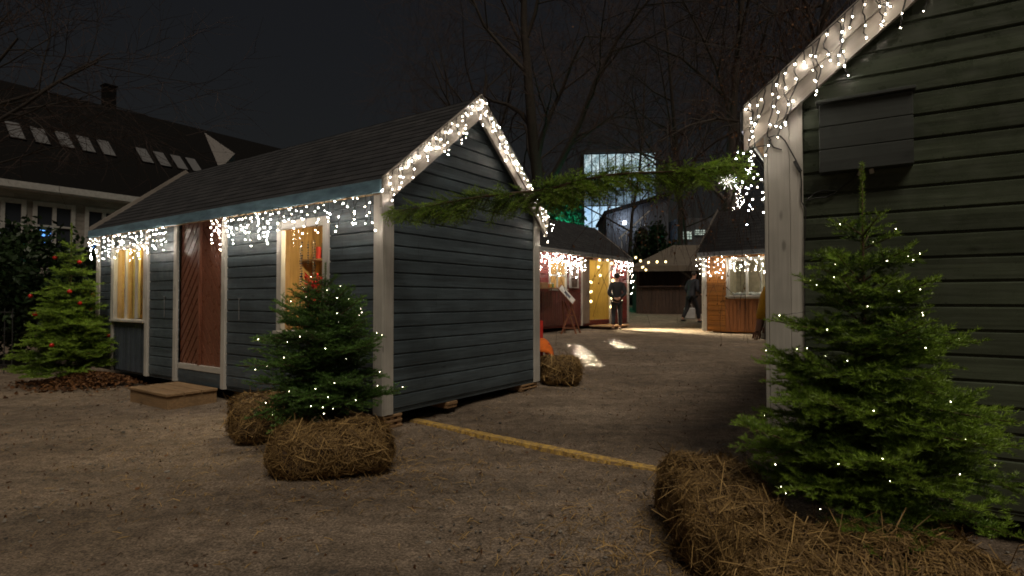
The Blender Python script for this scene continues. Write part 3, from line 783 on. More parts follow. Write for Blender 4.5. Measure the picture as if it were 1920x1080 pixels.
y1a, _ = yh(1368, 520); y1b, _ = yh(1440, 520)
YW = (y1a, y1b, 1.42, 2.36); YP = (y1a-0.12, YL, 0.45, 1.30)
ochre = hut('market_hut', 'ochre yellow hut with a big lit window seen left of the green hut post', 'wooden market huts',
            YO, YA, YL, YD, 0.45, 2.69, 3.94, M['ochre'], front_open=(YW, YP), ov=0.12, oe=0.1)
vplanks(y1a-0.12, YL-0.12, 0.45, 1.30, 0.1).build('plank_panel', M['ochrev'], ochre)
# red hut details
e = window(redh, RW, ((0.5, 0.05),), 0.03, 0.06, sill=True)
m = MB(); m.bbox(r1a, r1b, -0.01, 0.02, 1.98, 2.03, 0.002); m.build('glazing_bar', M['trimx'], redh)
u0, _ = dh(1010, 560); u1, _ = dh(1086, 560)
vplanks(u0+0.1, u1, 0.56, 1.52, 0.1).build('plank_panel', M['redv'], redh, (0, -0.03, 0))
m = MB(); m.bbox(DL*0.0+0.2, r1a-0.05, -0.35, -0.03, 1.60, 1.64, 0.004); m.build('counter', M['raw'], redh)
m = MB(); m.bbox(r2a-0.42, r2a-0.0, -0.03, 0.012, 0.56, 2.56, 0.003); m.build('door_leaf', M['greywood'], redh)
trim_board(redh, r2a-0.50, r2a-0.43, 0.5, 2.56, -0.035, 'post'); trim_board(redh, r2b, r2b+0.06, 0.5, 2.56, -0.03, 'post')
def doorway_room(root, u0, u1, y1, z0, z1, mat, e, col):
    room(root, u0, u1, y1, z0, z1, mat); lamp('room_lamp', ((u0+u1)/2, y1*0.5, z1-0.25), e, col, 0.06, parent=root)
M['yl'] = wood('yellow_lit_panelling', (0.42, 0.30, 0.08), 0.35, 0.6, 'z', 0.3, 0.4)
doorway_room(redh, r2a-0.3, r2b+0.3, 1.3, 0.55, 2.7, M['yl'], 45, (1, 0.78, 0.4))
doorway_room(redh, r1a-0.2, r1b+0.2, 0.9, 1.0, 2.6, M['inner'], 22, (1, 0.85, 0.62))
M['pale'] = plain('pale_room_wall', (0.35, 0.32, 0.25), 0.7)
doorway_room(ochre, y1a-0.2, YL-0.1, 1.1, 0.9, 2.5, M['pale'], 28, (1, 0.85, 0.6))
window(ochre, YW, ((0.46, 0.06),), 0.03, 0.09)
m = MB(); m.tube([(y1a+0.75, 0.25, 1.45), (y1a+0.75, 0.25, 2.4)], 0.03, 8); m.build('inner_post', M['trim'], ochre)

# ================================================================= THE FAR BUILDINGS
# --- white house on the left with skylights
BA = math.atan2(0.823, 0.568); BO = Vector((-20.1, 22.0)) - Vector((0.568, 0.823))*9
def bh_(px, py): return frame_hit(BO, BA, px, py)
M['oldwhite'] = wood('old_white_boarding', (0.25, 0.225, 0.205), 0.15, 0.6, 'x', 0.18, 0.3, knots=False)
M['winframe'] = plain('white_window_frame', (0.36, 0.35, 0.34), 0.5)
M['tiles'] = NT('dark_roof_tiles').mat
t = M['tiles']; t.node_tree.nodes['Principled BSDF'].inputs['Base Color'].default_value = (0.007, 0.0065, 0.0065, 1); t.node_tree.nodes['Principled BSDF'].inputs['Specular IOR Level'].default_value = 0.08; t.node_tree.nodes['Principled BSDF'].inputs['Roughness'].default_value = 0.9
M['skylight'] = plain('skylight_pane', (0.12, 0.12, 0.125), 0.5, 0, 0.1)
M['night_pane'] = NT('night_pane').mat
q = M['night_pane'].node_tree.nodes['Principled BSDF']; q.inputs['Base Color'].default_value = (0.03, 0.035, 0.045, 1); q.inputs['Roughness'].default_value = 0.08
M['bluereflect'] = emit('blue_reflection', (0.12, 0.38, 1.0), 1.6)  # reflected blue light, made as emission
hb = empty('house', (BO.x, BO.y, 0), BA); tag(hb, 'long white boarded house with dark tiled roof, skylights and a chimney', 'house')
EZ = 6.05; RD_ = 6.0; RR = 5.7; BLn = 62.0
wins = [bh_(102, 400), bh_(195, 405), bh_(5, 392)]
ops = []
for (u, z) in wins: ops.append((u-0.62, u+0.62, 3.35, 5.2))
siding(lambda z: (0, BLn), 0.0, EZ, ops, h=0.18, groove=0.02, deep=0.012).build('wall', M['oldwhite'], hb)
for (a, b, z0_, z1_) in ops:
    e = empty('window', ((a+b)/2, 0, z0_), 0, hb); W = (b-a)/2; H_ = z1_-z0_; m = MB()
    m.bbox(-W-0.10, -W+0.05, -0.05, 0.05, -0.1, H_+0.14).bbox(W-0.05, W+0.10, -0.05, 0.05, -0.1, H_+0.14).bbox(-W+0.05, W-0.05, -0.04, 0.05, H_-0.04, H_+0.14).bbox(-W+0.05, W-0.05, -0.04, 0.05, -0.1, 0.05)
    m.bbox(-0.07, 0.07, -0.03, 0.05, 0.05, H_-0.04).bbox(-W+0.05, -0.07, -0.03, 0.05, H_*0.52, H_*0.52+0.08).bbox(0.07, W-0.05, -0.03, 0.05, H_*0.52, H_*0.52+0.08)
    m.build('window_frame', M['winframe'], e)
    g = MB(); g.quad((-W, 0.04, 0), (W, 0.04, 0), (W, 0.04, H_), (-W, 0.04, H_)); g.build('pane', M['night_pane'], e)
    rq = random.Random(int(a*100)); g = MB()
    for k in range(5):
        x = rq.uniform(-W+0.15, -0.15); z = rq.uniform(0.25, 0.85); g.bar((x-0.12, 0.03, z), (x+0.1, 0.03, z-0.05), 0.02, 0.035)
    g.build('blue_reflection_strips', M['bluereflect'], e)  # glowing strips stand in for blue reflections on the glass
m = MB(); m.prism([(-0.45, EZ-0.1), (RD_, EZ+RR), (2*RD_+0.45, EZ-0.1), (2*RD_+0.4, EZ-0.3), (-0.35, EZ-0.3)], 0, BLn)
m.v = [(v[1], v[0], v[2]) for v in m.v]; m.build('roof', M['tiles'], hb)
m = MB(); m.bbox(0, BLn, -0.5, -0.43, EZ-0.32, EZ-0.05); m.bbox(0, BLn, -0.42, -0.001, EZ-0.36, EZ-0.31); m.build('eaves_board', M['winframe'], hb)
for (a, b, c, d) in ((BLn-0.01, BLn+0.2, 0.0, 12.0),):
    m = MB(); m.box(a, b, c, d, 0, EZ-0.37); m.build('end_wall', M['oldwhite'], hb)
def roof_hit(px, py):
    ca, sa = math.cos(-BA), math.sin(-BA); d = ray(px, py); o = Vector((-BO.x, -BO.y, CAM_H))
    dl = Vector((d.x*ca-d.y*sa, d.x*sa+d.y*ca, d.z)); ol = Vector((o.x*ca-o.y*sa, o.x*sa+o.y*ca, o.z)); k = (RR+0.1)/(RD_+0.45)
    # z = EZ-0.1 + k*(y+0.45)
    t = (EZ-0.1 + k*(ol.y+0.45) - ol.z)/(dl.z - k*dl.y); return ol + dl*t
rp = math.atan2(RR+0.1, RD_+0.45)
for (px, py) in ((27, 246), (74, 256), (120, 264), (160, 272), (198, 279), (270, 293), (303, 300), (335, 306), (363, 311)):
    p = roof_hit(px, py); e = empty('skylight', p, 0, hb); e.rotation_euler = (rp, 0, 0)
    m = MB(); m.bbox(-0.29, 0.29, -0.68, 0.68, 0.0, 0.07, 0.01); m.build('skylight_frame', M['tiles'], e)
    m = MB(); m.bbox(-0.25, 0.25, -0.64, 0.64, 0.071, 0.08, 0.002); m.build('pane', M['skylight'], e)
p = roof_hit(204, 196); m = MB(); m.bbox(-0.27, 0.27, -0.27, 0.27, -0.6, 0.95, 0.03).bbox(-0.32, 0.32, -0.32, 0.32, 0.951, 1.04, 0.02)
ch = m.build('chimney', M['tiles'], hb, p); m = MB(); m.bbox(-0.45, 0.45, -0.45, 0.45, -0.75, -0.52, 0.02); m.build('flashing', M['winframe'], ch)
p0_, p1_, p2_ = roof_hit(383, 250), roof_hit(412, 320), roof_hit(437, 316)
m = MB(); m.add([p0_+Vector((0, 0, 0.06)), p1_+Vector((0, 0, 0.06)), p2_+Vector((0.1, 0, 0.9)), p0_+Vector((0.2, 0.4, 0.0)), p1_+Vector((0.2, 0.4, 0)), p2_+Vector((0.3, 0.4, 0.6))], [(0, 1, 2), (3, 5, 4), (0, 2, 5, 3), (1, 4, 5, 2), (0, 3, 4, 1)])
m.build('dormer_cheek', plain('grey_dormer_boarding', (0.13, 0.12, 0.115), 0.7), hb)

# --- glass building far behind, lit from inside
GB = empty('office_building', (at(1095, 440, 60).x, 60, 0), R(-6)); tag(GB, 'tall glass building glowing pale blue behind the fir garland', 'building')
def glow(name, c1, c2, s, sc=0.4, vert=None):
    m = NT(name); n = m.noise(m.coord((sc, sc, sc)), 1.5, 5, 0.6); m.base((0.05, 0.06, 0.07)); m.set(0.3)
    m.l(m.ramp(n, [(0.35, c1), (0.65, c2)]), m.b.inputs['Emission Color']); m.b.inputs['Emission Strength'].default_value = s; return m.mat
g1 = glow('lit_glass_bright', (0.30, 0.52, 0.78), (0.62, 0.85, 1.0), 0.85); g2 = glow('lit_glass_dim', (0.04, 0.07, 0.10), (0.20, 0.30, 0.38), 0.8); g3 = glow('lit_glass_top', (0.25, 0.4, 0.45), (0.75, 0.92, 0.95), 0.8, 0.7)
M['mull'] = plain('dark_mullion', (0.02, 0.025, 0.03), 0.5)
wd = at(1228, 440, 60).x-at(1095, 440, 60).x; m = MB(); m.box(0, wd, 0.05, 14, 0, 17.0); m.build('wall', M['mull'], GB)
nc = 9; rows = [(1.2, 4.6, g1), (4.7, 8.1, g1), (8.2, 11.3, g1), (11.4, 12.9, g2), (13.0, 14.6, g2), (14.7, 16.9, g3)]
for (a, b, mt) in rows:
    m = MB()
    for i in range(nc): m.quad((i*wd/nc+0.06, 0, a), ((i+1)*wd/nc-0.06, 0, a), ((i+1)*wd/nc-0.06, 0, b), (i*wd/nc+0.06, 0, b))
    m.build('glazing', mt, GB)
m = MB(); m.box(-0.3, wd+0.3, -0.3, 14.3, 17.02, 17.35); m.build('roof', M['mull'], GB)
# dark boarded building with wall lamp
a = at(1137, 430, 44); b = at(1192, 430, 44); AN = empty('annex_building', (a.x, 44, 0), R(-4)); tag(AN, 'dark boarded building with a cool wall lamp, in front of the glass building', 'building')
M['slate'] = wood('slate_boarding', (0.05, 0.055, 0.065), 0.3, 0.7, 'z', 0.3, 0.3)
wd = b.x-a.x; m = MB(); m.prism([(0, 0.5), (wd+2.5, 0.5), (wd+2.5, 9.4), (0, 8.0)], 0, 8); m.build('wall', M['slate'], AN)
m = MB(); m.prism([(-0.2, 8.0), (wd+2.7, 9.5), (wd+2.7, 9.75), (-0.2, 8.25)], -0.3, 8.3); m.build('roof', M['tiles'], AN)
lp = (wd*0.6, -0.35, 7.3); m = MB(); m.bbox(lp[0]-0.12, lp[0]+0.12, -0.3, -0.001, 7.2, 7.45, 0.02); wl = m.build('wall_lamp', emit('cool_lamp_face', (0.8, 0.9, 1.0), 9), AN)
lamp('wall_lamp_light', (lp[0], -0.9, 7.6), 90, (0.7, 0.82, 1.0), 0.1, parent=AN)
m = MB(); 
for k in range(6): m.bar((1.0+k*0.35, -1.5, 5.2+k*0.33), (1.0+k*0.35, -1.5, 6.1+k*0.33), 0.04, 0.04)
m.bar((0.8, -1.5, 5.95), (3.1, -1.5, 8.05), 0.09, 0.09); m.build('stair_rail', M['white'], AN)
# low office block to the right with lit windows
a = at(1272, 450, 56); AB = empty('office_block', (a.x, 56, 0), R(0)); tag(AB, 'low dark block with two lit windows above the stall canopy', 'building')
m = MB(); m.box(0, 9, 0, 6, 0, 9.5); m.build('wall', M['slate'], AB)
for (x0, x1, y0, y1) in ((1277, 1297, 434, 449), (1303, 1322, 431, 441)):
    p = at(x0, y1, 55.9); q_ = at(x1, y0, 55.9); m = MB(); u0 = p.x-a.x; u1 = q_.x-a.x; m.box(u0, u1, -0.08, 0.02, p.z, q_.z)
    w_ = m.build('window', glow('lit_office', (0.25, 0.35, 0.3), (0.75, 0.85, 0.72), 0.6, 1.5), AB)
    m = MB()
    for k in range(4): m.box(u0+(u1-u0)*k/4-0.02, u0+(u1-u0)*k/4+0.02, -0.12, -0.081, p.z, q_.z)
    for k in range(3): m.box(u0, u1, -0.15, -0.121, p.z+(q_.z-p.z)*k/3-0.03, p.z+(q_.z-p.z)*k/3+0.03)
    m.build('blind_slats', M['mull'], w_)

# ---------------------------------------------------------------- leafy masses and bare trees
def leafy(name, label, cat, group, base, rx, ry, H, n, size, seed, mat, shape='round', nclump=90, trunk=True):
    rs = np.random.RandomState(seed); root = empty(name, base); tag(root, label, cat, group)
    c = rs.normal(size=(nclump, 3)); c /= np.linalg.norm(c, axis=1)[:, None]; rad = rs.uniform(0.35, 1.0, nclump)**0.6
    if shape == 'cone':
        t = rs.uniform(0.03, 1, nclump)**0.7; th = rs.uniform(0, 6.283, nclump); rr = (t)*rs.uniform(0.5, 1.05, nclump)
        C = np.stack([np.cos(th)*rr*rx, np.sin(th)*rr*ry, (1-t)*H*0.95+H*0.05], -1); sg = 0.13
    else:
        C = c*rad[:, None]*np.array([rx, ry, H*0.42]); C[:, 2] += H*0.56; sg = 0.17
    k = rs.randint(0, nclump, n); cs = rs.uniform(0.6, 1.3, nclump)
    P = C[k] + rs.normal(size=(n, 3))*np.array([rx, ry, H*0.4])*sg*cs[k, None]; P[:, 2] = np.clip(P[:, 2], 0.05, None)
    D = rs.normal(size=(n, 3)); 
    if shape == 'cone': D[:, 2] = -np.abs(D[:, 2])*0.6
    D /= np.linalg.norm(D, axis=1)[:, None]; W = np.cross(D, rs.normal(size=(n, 3))); W /= np.linalg.norm(W, axis=1)[:, None]
    L = size*rs.uniform(0.6, 1.3, n)[:, None]; W *= L*0.28
    co = np.empty((n, 4, 3)); co[:, 0] = P; co[:, 1] = P+D*L*0.5+W; co[:, 2] = P+D*L; co[:, 3] = P+D*L*0.5-W
    v = np.clip(rs.uniform(0, 1, nclump)[k]*0.7 + rs.uniform(0, 0.4, n), 0, 1)
    link('crown', np_mesh('crown', co.reshape(-1, 3), 4, np.repeat(v, 4)), mat, root)
    if trunk:
        m = MB(); rnd = random.Random(seed)
        for i in range(5):
            a = rnd.uniform(0, 6.28); q = Vector((math.cos(a)*rx*0.4, math.sin(a)*ry*0.4, H*0.7)); m.tube([(0, 0, -0.1), q*0.4+Vector((0, 0, 0.1)), q], [0.03*H/2, 0.02*H/2, 0.006], 5)
        m.build('trunk', M['bark'], root)
    return root
def gbase(x, y): return (x, y, gzf(x, y))
p = at(40, 560, 11.8); leafy('laurel_bush', 'dark laurel bush behind the decorated left fir', 'bush', 'bushes by the left fir', gbase(p.x, 11.8), 1.5, 1.0, 2.75, 8500, 0.13, 5, M['leaf'])
p = at(-60, 560, 10.6); leafy('laurel_bush', 'dark bush cut by the left edge of the photo', 'bush', 'bushes by the left fir', gbase(p.x, 10.6), 1.2, 0.9, 2.6, 7000, 0.13, 6, M['leaf'])
p = at(160, 560, 12.6); leafy('laurel_bush', 'low dark bush below the house windows, beside the blue-grey hut', 'bush', 'bushes by the left fir', gbase(p.x, 12.6), 0.9, 0.7, 2.3, 4500, 0.12, 7, M['leaf'])
for (px, y, H, r_, n, sd_, lab) in ((1232, 31, 4.6, 1.5, 9000, 11, 'dark conifer rising behind the stall canopy'), (1205, 34, 4.9, 1.3, 7000, 12, 'dark spruce below the wall lamp of the dark building'), (1262, 29.5, 3.5, 1.2, 6000, 13, 'lower dark conifer next to the pale tree trunks')):
    p = at(px, 560, y); leafy('conifer', lab, 'conifer', 'dark conifers behind the stall', gbase(p.x, y), r_, r_, H, n, 0.22, sd_, M['leaf'], 'cone', 160)
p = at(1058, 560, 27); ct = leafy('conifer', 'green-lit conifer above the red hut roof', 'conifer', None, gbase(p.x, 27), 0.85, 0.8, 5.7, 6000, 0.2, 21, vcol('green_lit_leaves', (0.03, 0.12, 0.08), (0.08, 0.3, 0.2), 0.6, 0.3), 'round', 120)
fl = empty('floodlight', (p.x-0.4, 25.2, 3.95)); tag(fl, 'small green floodlight below the conifer behind the red hut', 'floodlight')
m = MB(); m.bbox(-0.12, 0.12, -0.08, 0.08, -0.1, 0.1, 0.01); m.build('housing', M['black'], fl); m = MB(); m.tube([(0, 0, -0.1), (0, 0, -3.95+gzf(p.x, 25.2))], 0.03, 6); m.build('pole', M['black'], fl)
lamp('green_light', (0.1, 0.35, 0.15), 110, (0.08, 1.0, 0.6), 0.1, parent=fl)

def bare_tree(name, label, group, base, H, seed, trunk_r=0.3, spread=1.0, first=0.25, lv=4, kids=(9, 7, 7, 6), droop=0.0, mat='bark', mat2='barkr', only=None, twig_r=0.006):
    rnd = random.Random(seed); root = empty(name, base); tag(root, label, 'tree', group)
    big = MB(); small = []
    def grow(p, d, L, r, lev):
        n = 6 if lev == 0 else 5 if lev < 3 else 3; pts = [p.copy()]; rs_ = [r]; dd = d.copy(); st = L/n
        for i in range(n):
            dd = (dd + Vector((rnd.uniform(-1, 1), rnd.uniform(-1, 1), rnd.uniform(-1, 1)))*(0.10 if lev == 0 else 0.22) + Vector((0, 0, -droop*(0.12*lev)))).normalized()
            p = p + dd*st; pts.append(p.copy()); rs_.append(max(twig_r*0.5, r*(1-0.75*(i+1)/n)))
        if lev <= 2: big.tube(pts, rs_, 7 if lev == 0 else 5 if lev == 1 else 3, False)
        else: small.append((pts, rs_))
        if lev >= lv: return
        k = kids[lev]
        for j in range(k):
            f = (first if lev == 0 else 0.2) + (1-(first if lev == 0 else 0.2))*(j+rnd.random())/k
            x = f*n; i = min(n-1, int(x)); q = pts[i].lerp(pts[i+1], x-i)
            dl = (pts[i+1]-pts[i]).normalized(); ax = dl.cross(Vector((rnd.uniform(-1, 1), rnd.uniform(-1, 1), rnd.uniform(-1, 1)))).normalized()
            an = R(rnd.uniform(28, 65))*spread; v = (dl*math.cos(an)+ax*math.sin(an)).normalized()
            if only and lev == 0 and not only(v): v = Vector((-v.x, v.y, v.z))
            grow(q, v, L*rnd.uniform(0.42, 0.68)*(1-0.35*f if lev == 0 else 1), max(twig_r, rs_[i]*0.5), lev+1)
    grow(Vector((0, 0, -0.1)), Vector((0, 0, 1)), H*0.85, trunk_r, 0)
    big.build('trunk', M[mat], root, smooth_=True)
    m = MB()
    for pts, r_ in small: m.tube(pts, r_, 3, False)
    m.build('crown', M[mat2], root)
    return root
gt = 'bare trees behind the huts'
for (px, y, H, sd_, tr, lab) in ((1030, 27, 19, 31, 0.42, 'big bare tree whose dark trunk stands behind the red hut'),
                            (1283, 27, 18, 32, 0.16, 'bare tree with pale slim trunk left of the ochre hut roof'),
                            (1372, 24, 17, 33, 0.3, 'bare tree behind the ochre hut wound with white lights'),
                            (1180, 36, 21, 34, 0.14, 'bare tree in front of the glass building'),
                            (1500, 28, 20, 35, 0.4, 'bare tree hidden behind the green hut gable'),
                            (905, 34, 18, 36, 0.35, 'bare tree behind the peak of the blue-grey hut')):
    p = at(px, 560, y); bare_tree('bare_tree', lab, gt, gbase(p.x, y), H, sd_, tr)
p = at(-30, 560, 13.5); bare_tree('bare_tree', 'bare tree reaching over the white house from the left edge', gt, gbase(p.x-2.0, 13.5), 11.5, 41, 0.22, only=lambda v: v.x > -0.1)
p = at(1292, 560, 25.5); bare_tree('bare_tree', 'second slim pale trunk between canopy and ochre hut', gt, gbase(p.x, 25.5), 15, 44, 0.09)
# drooping beech twigs hanging into the top of the picture
bt = bare_tree('beech_tree', 'bare beech with drooping reddish twigs above the garland', None, gbase(at(1345, 560, 13.5).x+1.2, 13.5), 10.5, 52, 0.2, 1.2, 0.5, 4, (7, 7, 6, 5), droop=1.6, only=lambda v: v.x < 0.1)
P_ = []; rs = np.random.RandomState(5); crown = [c for c in bt.children if c.name.startswith('crown')][0]
vs = np.empty(len(crown.data.vertices)*3); crown.data.vertices.foreach_get('co', vs); vs = vs.reshape(-1, 3); k = rs.randint(0, len(vs), 1500)
D = rs.normal(size=(1500, 3)); D[:, 2] -= 1; D /= np.linalg.norm(D, axis=1)[:, None]; W = np.cross(D, rs.normal(size=(1500, 3))); W /= np.linalg.norm(W, axis=1)[:, None]; W *= 0.02; L = 0.07
co = np.empty((1500, 4, 3)); P0 = vs[k]; co[:, 0] = P0; co[:, 1] = P0+D*L*0.5+W; co[:, 2] = P0+D*L; co[:, 3] = P0+D*L*0.5-W
link('withered_leaves', np_mesh('withered_leaves', co.reshape(-1, 3), 4, np.repeat(rs.rand(1500), 4)), M['deadleaf'], bt)

# --- stall with canopy
a = at(1196, 590, 23.5); ST = empty('canopy_stall', (a.x, 23.5, gzf(a.x, 23.5)), R(-8)); tag(ST, 'dark wooden bar stall under a pale canvas canopy between red and ochre huts', 'stall')
M['canvas'] = plain('beige_canvas', (0.11, 0.09, 0.07), 0.8, 0, 0.15, 4, 0.2)
m = vplanks(0, 5.2, 0.0, 1.1, 0.14, 0.02); m.build('counter_front', M['darkwood'], ST, (0, 0, 0))
m = MB(); m.bbox(-0.05, 5.25, -0.12, 0.5, 1.101, 1.16, 0.01); m.build('counter_top', M['darkwood'], ST)
m = vplanks(0, 5.2, 0.0, 2.2, 0.16, 0.02); m.build('back_wall', M['darkwood'], ST, (0, 2.2, 0)); m = MB(); m.box(-0.06, -0.001, 0.0, 2.2, 0.0, 2.0); m.build('side_wall', M['darkwood'], ST)
for x in (0.05, 2.6, 5.1):
    m = MB(); m.bbox(x-0.05, x+0.05, 0.51, 0.61, 0, 1.98); m.build('post', M['greywood'], ST)
m = MB(); m.add([(-0.3, -0.5, 1.75), (5.5, -0.5, 1.75), (5.5, 2.6, 1.75), (-0.3, 2.6, 1.75), (-0.3, -0.5, 1.98), (5.5, -0.5, 1.98), (5.5, 2.6, 1.98), (-0.3, 2.6, 1.98), (1.6, 1.05, 2.95), (3.6, 1.05, 2.95)],
    [(0, 1, 5, 4), (1, 2, 6, 5), (2, 3, 7, 6), (3, 0, 4, 7), (4, 5, 9, 8), (5, 6, 9), (6, 7, 8, 9), (7, 4, 8)]); m.build('canopy', M['canvas'], ST)
m = MB(); m.bar((1.7, 0.55, 1.9), (2.55, 0.55, 1.3), 0.08, 0.08); m.bar((3.4, 0.55, 1.9), (2.65, 0.55, 1.3), 0.08, 0.08); m.build('brace', M['greywood'], ST)
# made-up hedges behind everything, added to hide the lit far ground
for (x0, x1, y, lab) in ((-2.0, 7.2, 31, 'added dark hedge hiding the lit far ground behind the red hut'), (8.5, 26.0, 33, 'added dark hedge hiding the lit far ground behind the ochre hut')):
    n = int((x1-x0)*900); rs = np.random.RandomState(int(x1)); h_ = 3.3
    P = np.stack([rs.uniform(0, x1-x0, n), rs.uniform(-0.7, 0.7, n), rs.uniform(0, 1, n)**0.8*h_], -1); P[:, 2] += 0.25*np.sin(P[:, 0]*2.1)
    D = rs.normal(size=(n, 3)); D /= np.linalg.norm(D, axis=1)[:, None]; W = np.cross(D, rs.normal(size=(n, 3))); W /= np.linalg.norm(W, axis=1)[:, None]; L = 0.2; W *= 0.06
    co = np.empty((n, 4, 3)); co[:, 0] = P; co[:, 1] = P+D*L/2+W; co[:, 2] = P+D*L; co[:, 3] = P+D*L/2-W
    hd = link('hedge', np_mesh('hedge', co.reshape(-1, 3), 4, np.repeat(rs.rand(n), 4)), M['leaf']); hd.location = (x0, y, gzf(x0, y)); tag(hd, lab, 'hedge')
# iron fence at the left
FE = empty('iron_fence', (-14.0, 9.9, 0)); tag(FE, 'thin dark bar fence behind the decorated left fir', 'fence'); m = MB()
for i in range(38): m.tube([(i*0.14, 0, 0), (i*0.14, 0, 1.15)], 0.009, 5)
m.build('bars', M['black'], FE); m = MB(); m.bar((0, 0, 0.15), (5.2, 0, 0.15), 0.03, 0.02).bar((0, 0, 1.08), (5.2, 0, 1.08), 0.03, 0.02); m.build('rail', M['black'], FE)

# ================================================================= THE OBJECTS
# --- wooden step
u0, _ = lh(271, 727, -0.6); su = (da+db)/2+0.10
m1 = empty('door_step', to_world(blue, (su, -0.36, 0.035)), LA); tag(m1, 'low weathered wooden step in front of the brown double doors', 'step')
for i in range(3):
    m = MB(); y0 = -0.31+i*0.205; m.bbox(-0.52, 0.52, y0, y0+0.19, 0.125, 0.155, 0.004); m.build('tread_board', M['step'], m1)
m = MB(); m.bbox(-0.50, 0.50, -0.29, -0.25, -0.04, 0.124, 0.004).bbox(-0.50, 0.50, 0.25, 0.29, -0.04, 0.124, 0.004); m.build('riser', M['step'], m1)
for x in (-0.50, 0.45): m = MB(); m.bbox(x, x+0.05, -0.249, 0.249, -0.04, 0.124, 0.004); m.build('end_board', M['step'], m1)

# --- pallet stacks under the blue-grey hut
def pallet(name, label, u0, u1, z0, z1, n):
    c = to_world(blue, (LL-0.25, (u0+u1)/2, 0)); g_ = z0; r_ = empty(name, (c.x, c.y, g_), LA+math.pi/2); tag(r_, label, 'pallet wood', 'pallet wood under the blue-grey hut')
    W = (u1-u0)/2; h = (z1-z0)/n
    for i in range(n):
        m = MB(); m.bbox(-W, W, -0.26, 0.24, i*h+h*0.5, i*h+h*0.95, 0.003); m.build('slat', M['raw'], r_)
        m = MB()
        for x in (-W, W-0.06, -0.03): m.bbox(x+0.003, x+0.057, -0.25, 0.2, i*h, i*h+h*0.499, 0.002)
        m.build('spacer_block', M['rawz'], r_)
pallet('pallet_stack', 'stack of pallet wood under the near corner of the blue-grey hut', 0.0, 0.26, gzf(-1.2, 5.5), 0.163, 3)
pallet('pallet_stack', 'pallet piece under the far gable corner of the blue-grey hut', 2.45, 2.82, gzf(0.2, 7.6), 0.163, 2)
pallet('timber_block', 'small pale block under the middle of the gable wall', 0.95, 1.12, 0.09, 0.163, 1)

# --- yellow strip on the ground
pa = at(780, 790, 6.0); 
def gp(px, py):
    d = ray(px, py); z = 0.0
    for _ in range(12):
        t = (z-CAM_H)/d.z; x, y = d.x*t, d.y*t; z = gzf(x, y)
    return Vector((d.x*t, d.y*t, z))
G0 = gp(775, 789); G1 = gp(1245, 886); dr = (G1-G0).normalized(); tot = (G1-G0).length+0.5; nseg = 4
M['strip'] = (lambda m: (m.base(m.mix(m.ramp(m.noise(m.coord(), 26, 6, 0.75), [(0.40, 0.0), (0.62, 1.0)]), (0.66, 0.42, 0.085), (0.22, 0.15, 0.09))), m.set(0.75), m.bump(m.noise(m.coord(), 40, 4), 0.4, 0.004), m.mat)[-1])(NT('worn_yellow_paint'))
KS = empty('edge_strip', (G0.x, G0.y, G0.z), math.atan2(dr.y, dr.x)); tag(KS, 'worn yellow strip laid across the ground from hut to straw bales', 'ground strip')
rnd = random.Random(4)
for i in range(nseg):
    a0 = i*tot/nseg; a1 = (i+1)*tot/nseg-0.012; zz = [gzf(G0.x+dr.x*q, G0.y+dr.y*q)-G0.z for q in (a0, a1)]; m = MB()
    N_ = 30; top = []; bot = []
    for j in range(N_+1):
        x = a0+(a1-a0)*j/N_; z = zz[0]+(zz[1]-zz[0])*j/N_; top.append((x, 0.045+rnd.uniform(-0.003, 0.003), z+0.022+rnd.uniform(-0.001, 0.002))); bot.append((x, -0.045+rnd.uniform(-0.012, 0.006), z+0.020+rnd.uniform(-0.001, 0.002)))
    vs = []; 
    for p, q_ in zip(top, bot): vs += [p, q_, (q_[0], q_[1]-0.004, q_[2]-0.045), (p[0], p[1], p[2]-0.04)]
    fs = []
    for j in range(N_):
        for k in range(4): fs.append((j*4+k, j*4+(k+1) % 4, (j+1)*4+(k+1) % 4, (j+1)*4+k))
    fs += [(0, 1, 2, 3), tuple(N_*4+k for k in (3, 2, 1, 0))]
    m.add(vs, fs); m.build('strip_section', M['strip'], KS)

# --- electrical box on the green hut
bx0, bz1 = rg(1537, 208); bx1, bz0 = rg(1712, 312)
_, bzt = rg(1537, 205)
EB = empty('electrical_box', to_world(green, (RL, (bx0+bx1)/2, (bz0+bzt)/2)), RA+math.pi/2); tag(EB, 'flat dark box mounted on the green hut wall under its barge board', 'electrical box')
W = (bx1-bx0)/2; Hh = (bzt-bz0)/2; M['boxpaint'] = wood('dark_box_paint', (0.040, 0.048, 0.045), 0.25, 0.6, 'x', 0.14, 0.2)
m = MB()
for k in range(3): m.bbox(-W, W, -0.09, 0.0, -Hh+k*2*Hh/3+0.001, -Hh+(k+1)*2*Hh/3-0.001, 0.004)
m.build('cover', M['boxpaint'], EB); m = MB(); m.bbox(-W-0.015, W+0.012, -0.115, 0.0, Hh+0.001, Hh+0.02, 0.003); m.build('lid', M['boxpaint'], EB)
m = MB(); m.tube([(-0.02, -0.05, -Hh), (-0.03, -0.05, -Hh-0.03)], 0.012, 6).tube([(0.03, -0.05, -Hh), (0.035, -0.05, -Hh-0.025)], 0.012, 6); m.build('cable_gland', M['white'], EB)
def gw(px, py, off=0.03):
    u, z = rg(px, py, off); return to_world(green, (RL+off, u, z))
rc = lambda L_, off=0.02: [gw(a, b, off) for a, b in L_]
cb = MB(); o0 = gw(1500, 380)
def cable_thing(label, polys, r=0.004, name='power_cable'):
    o0 = Vector(polys[0][0]); m = MB()
    for P in polys: m.tube([Vector(p)-o0 for p in P], r, 5)
    o = m.build(name, M['cable'], None, o0); tag(o, label, 'cable'); return o
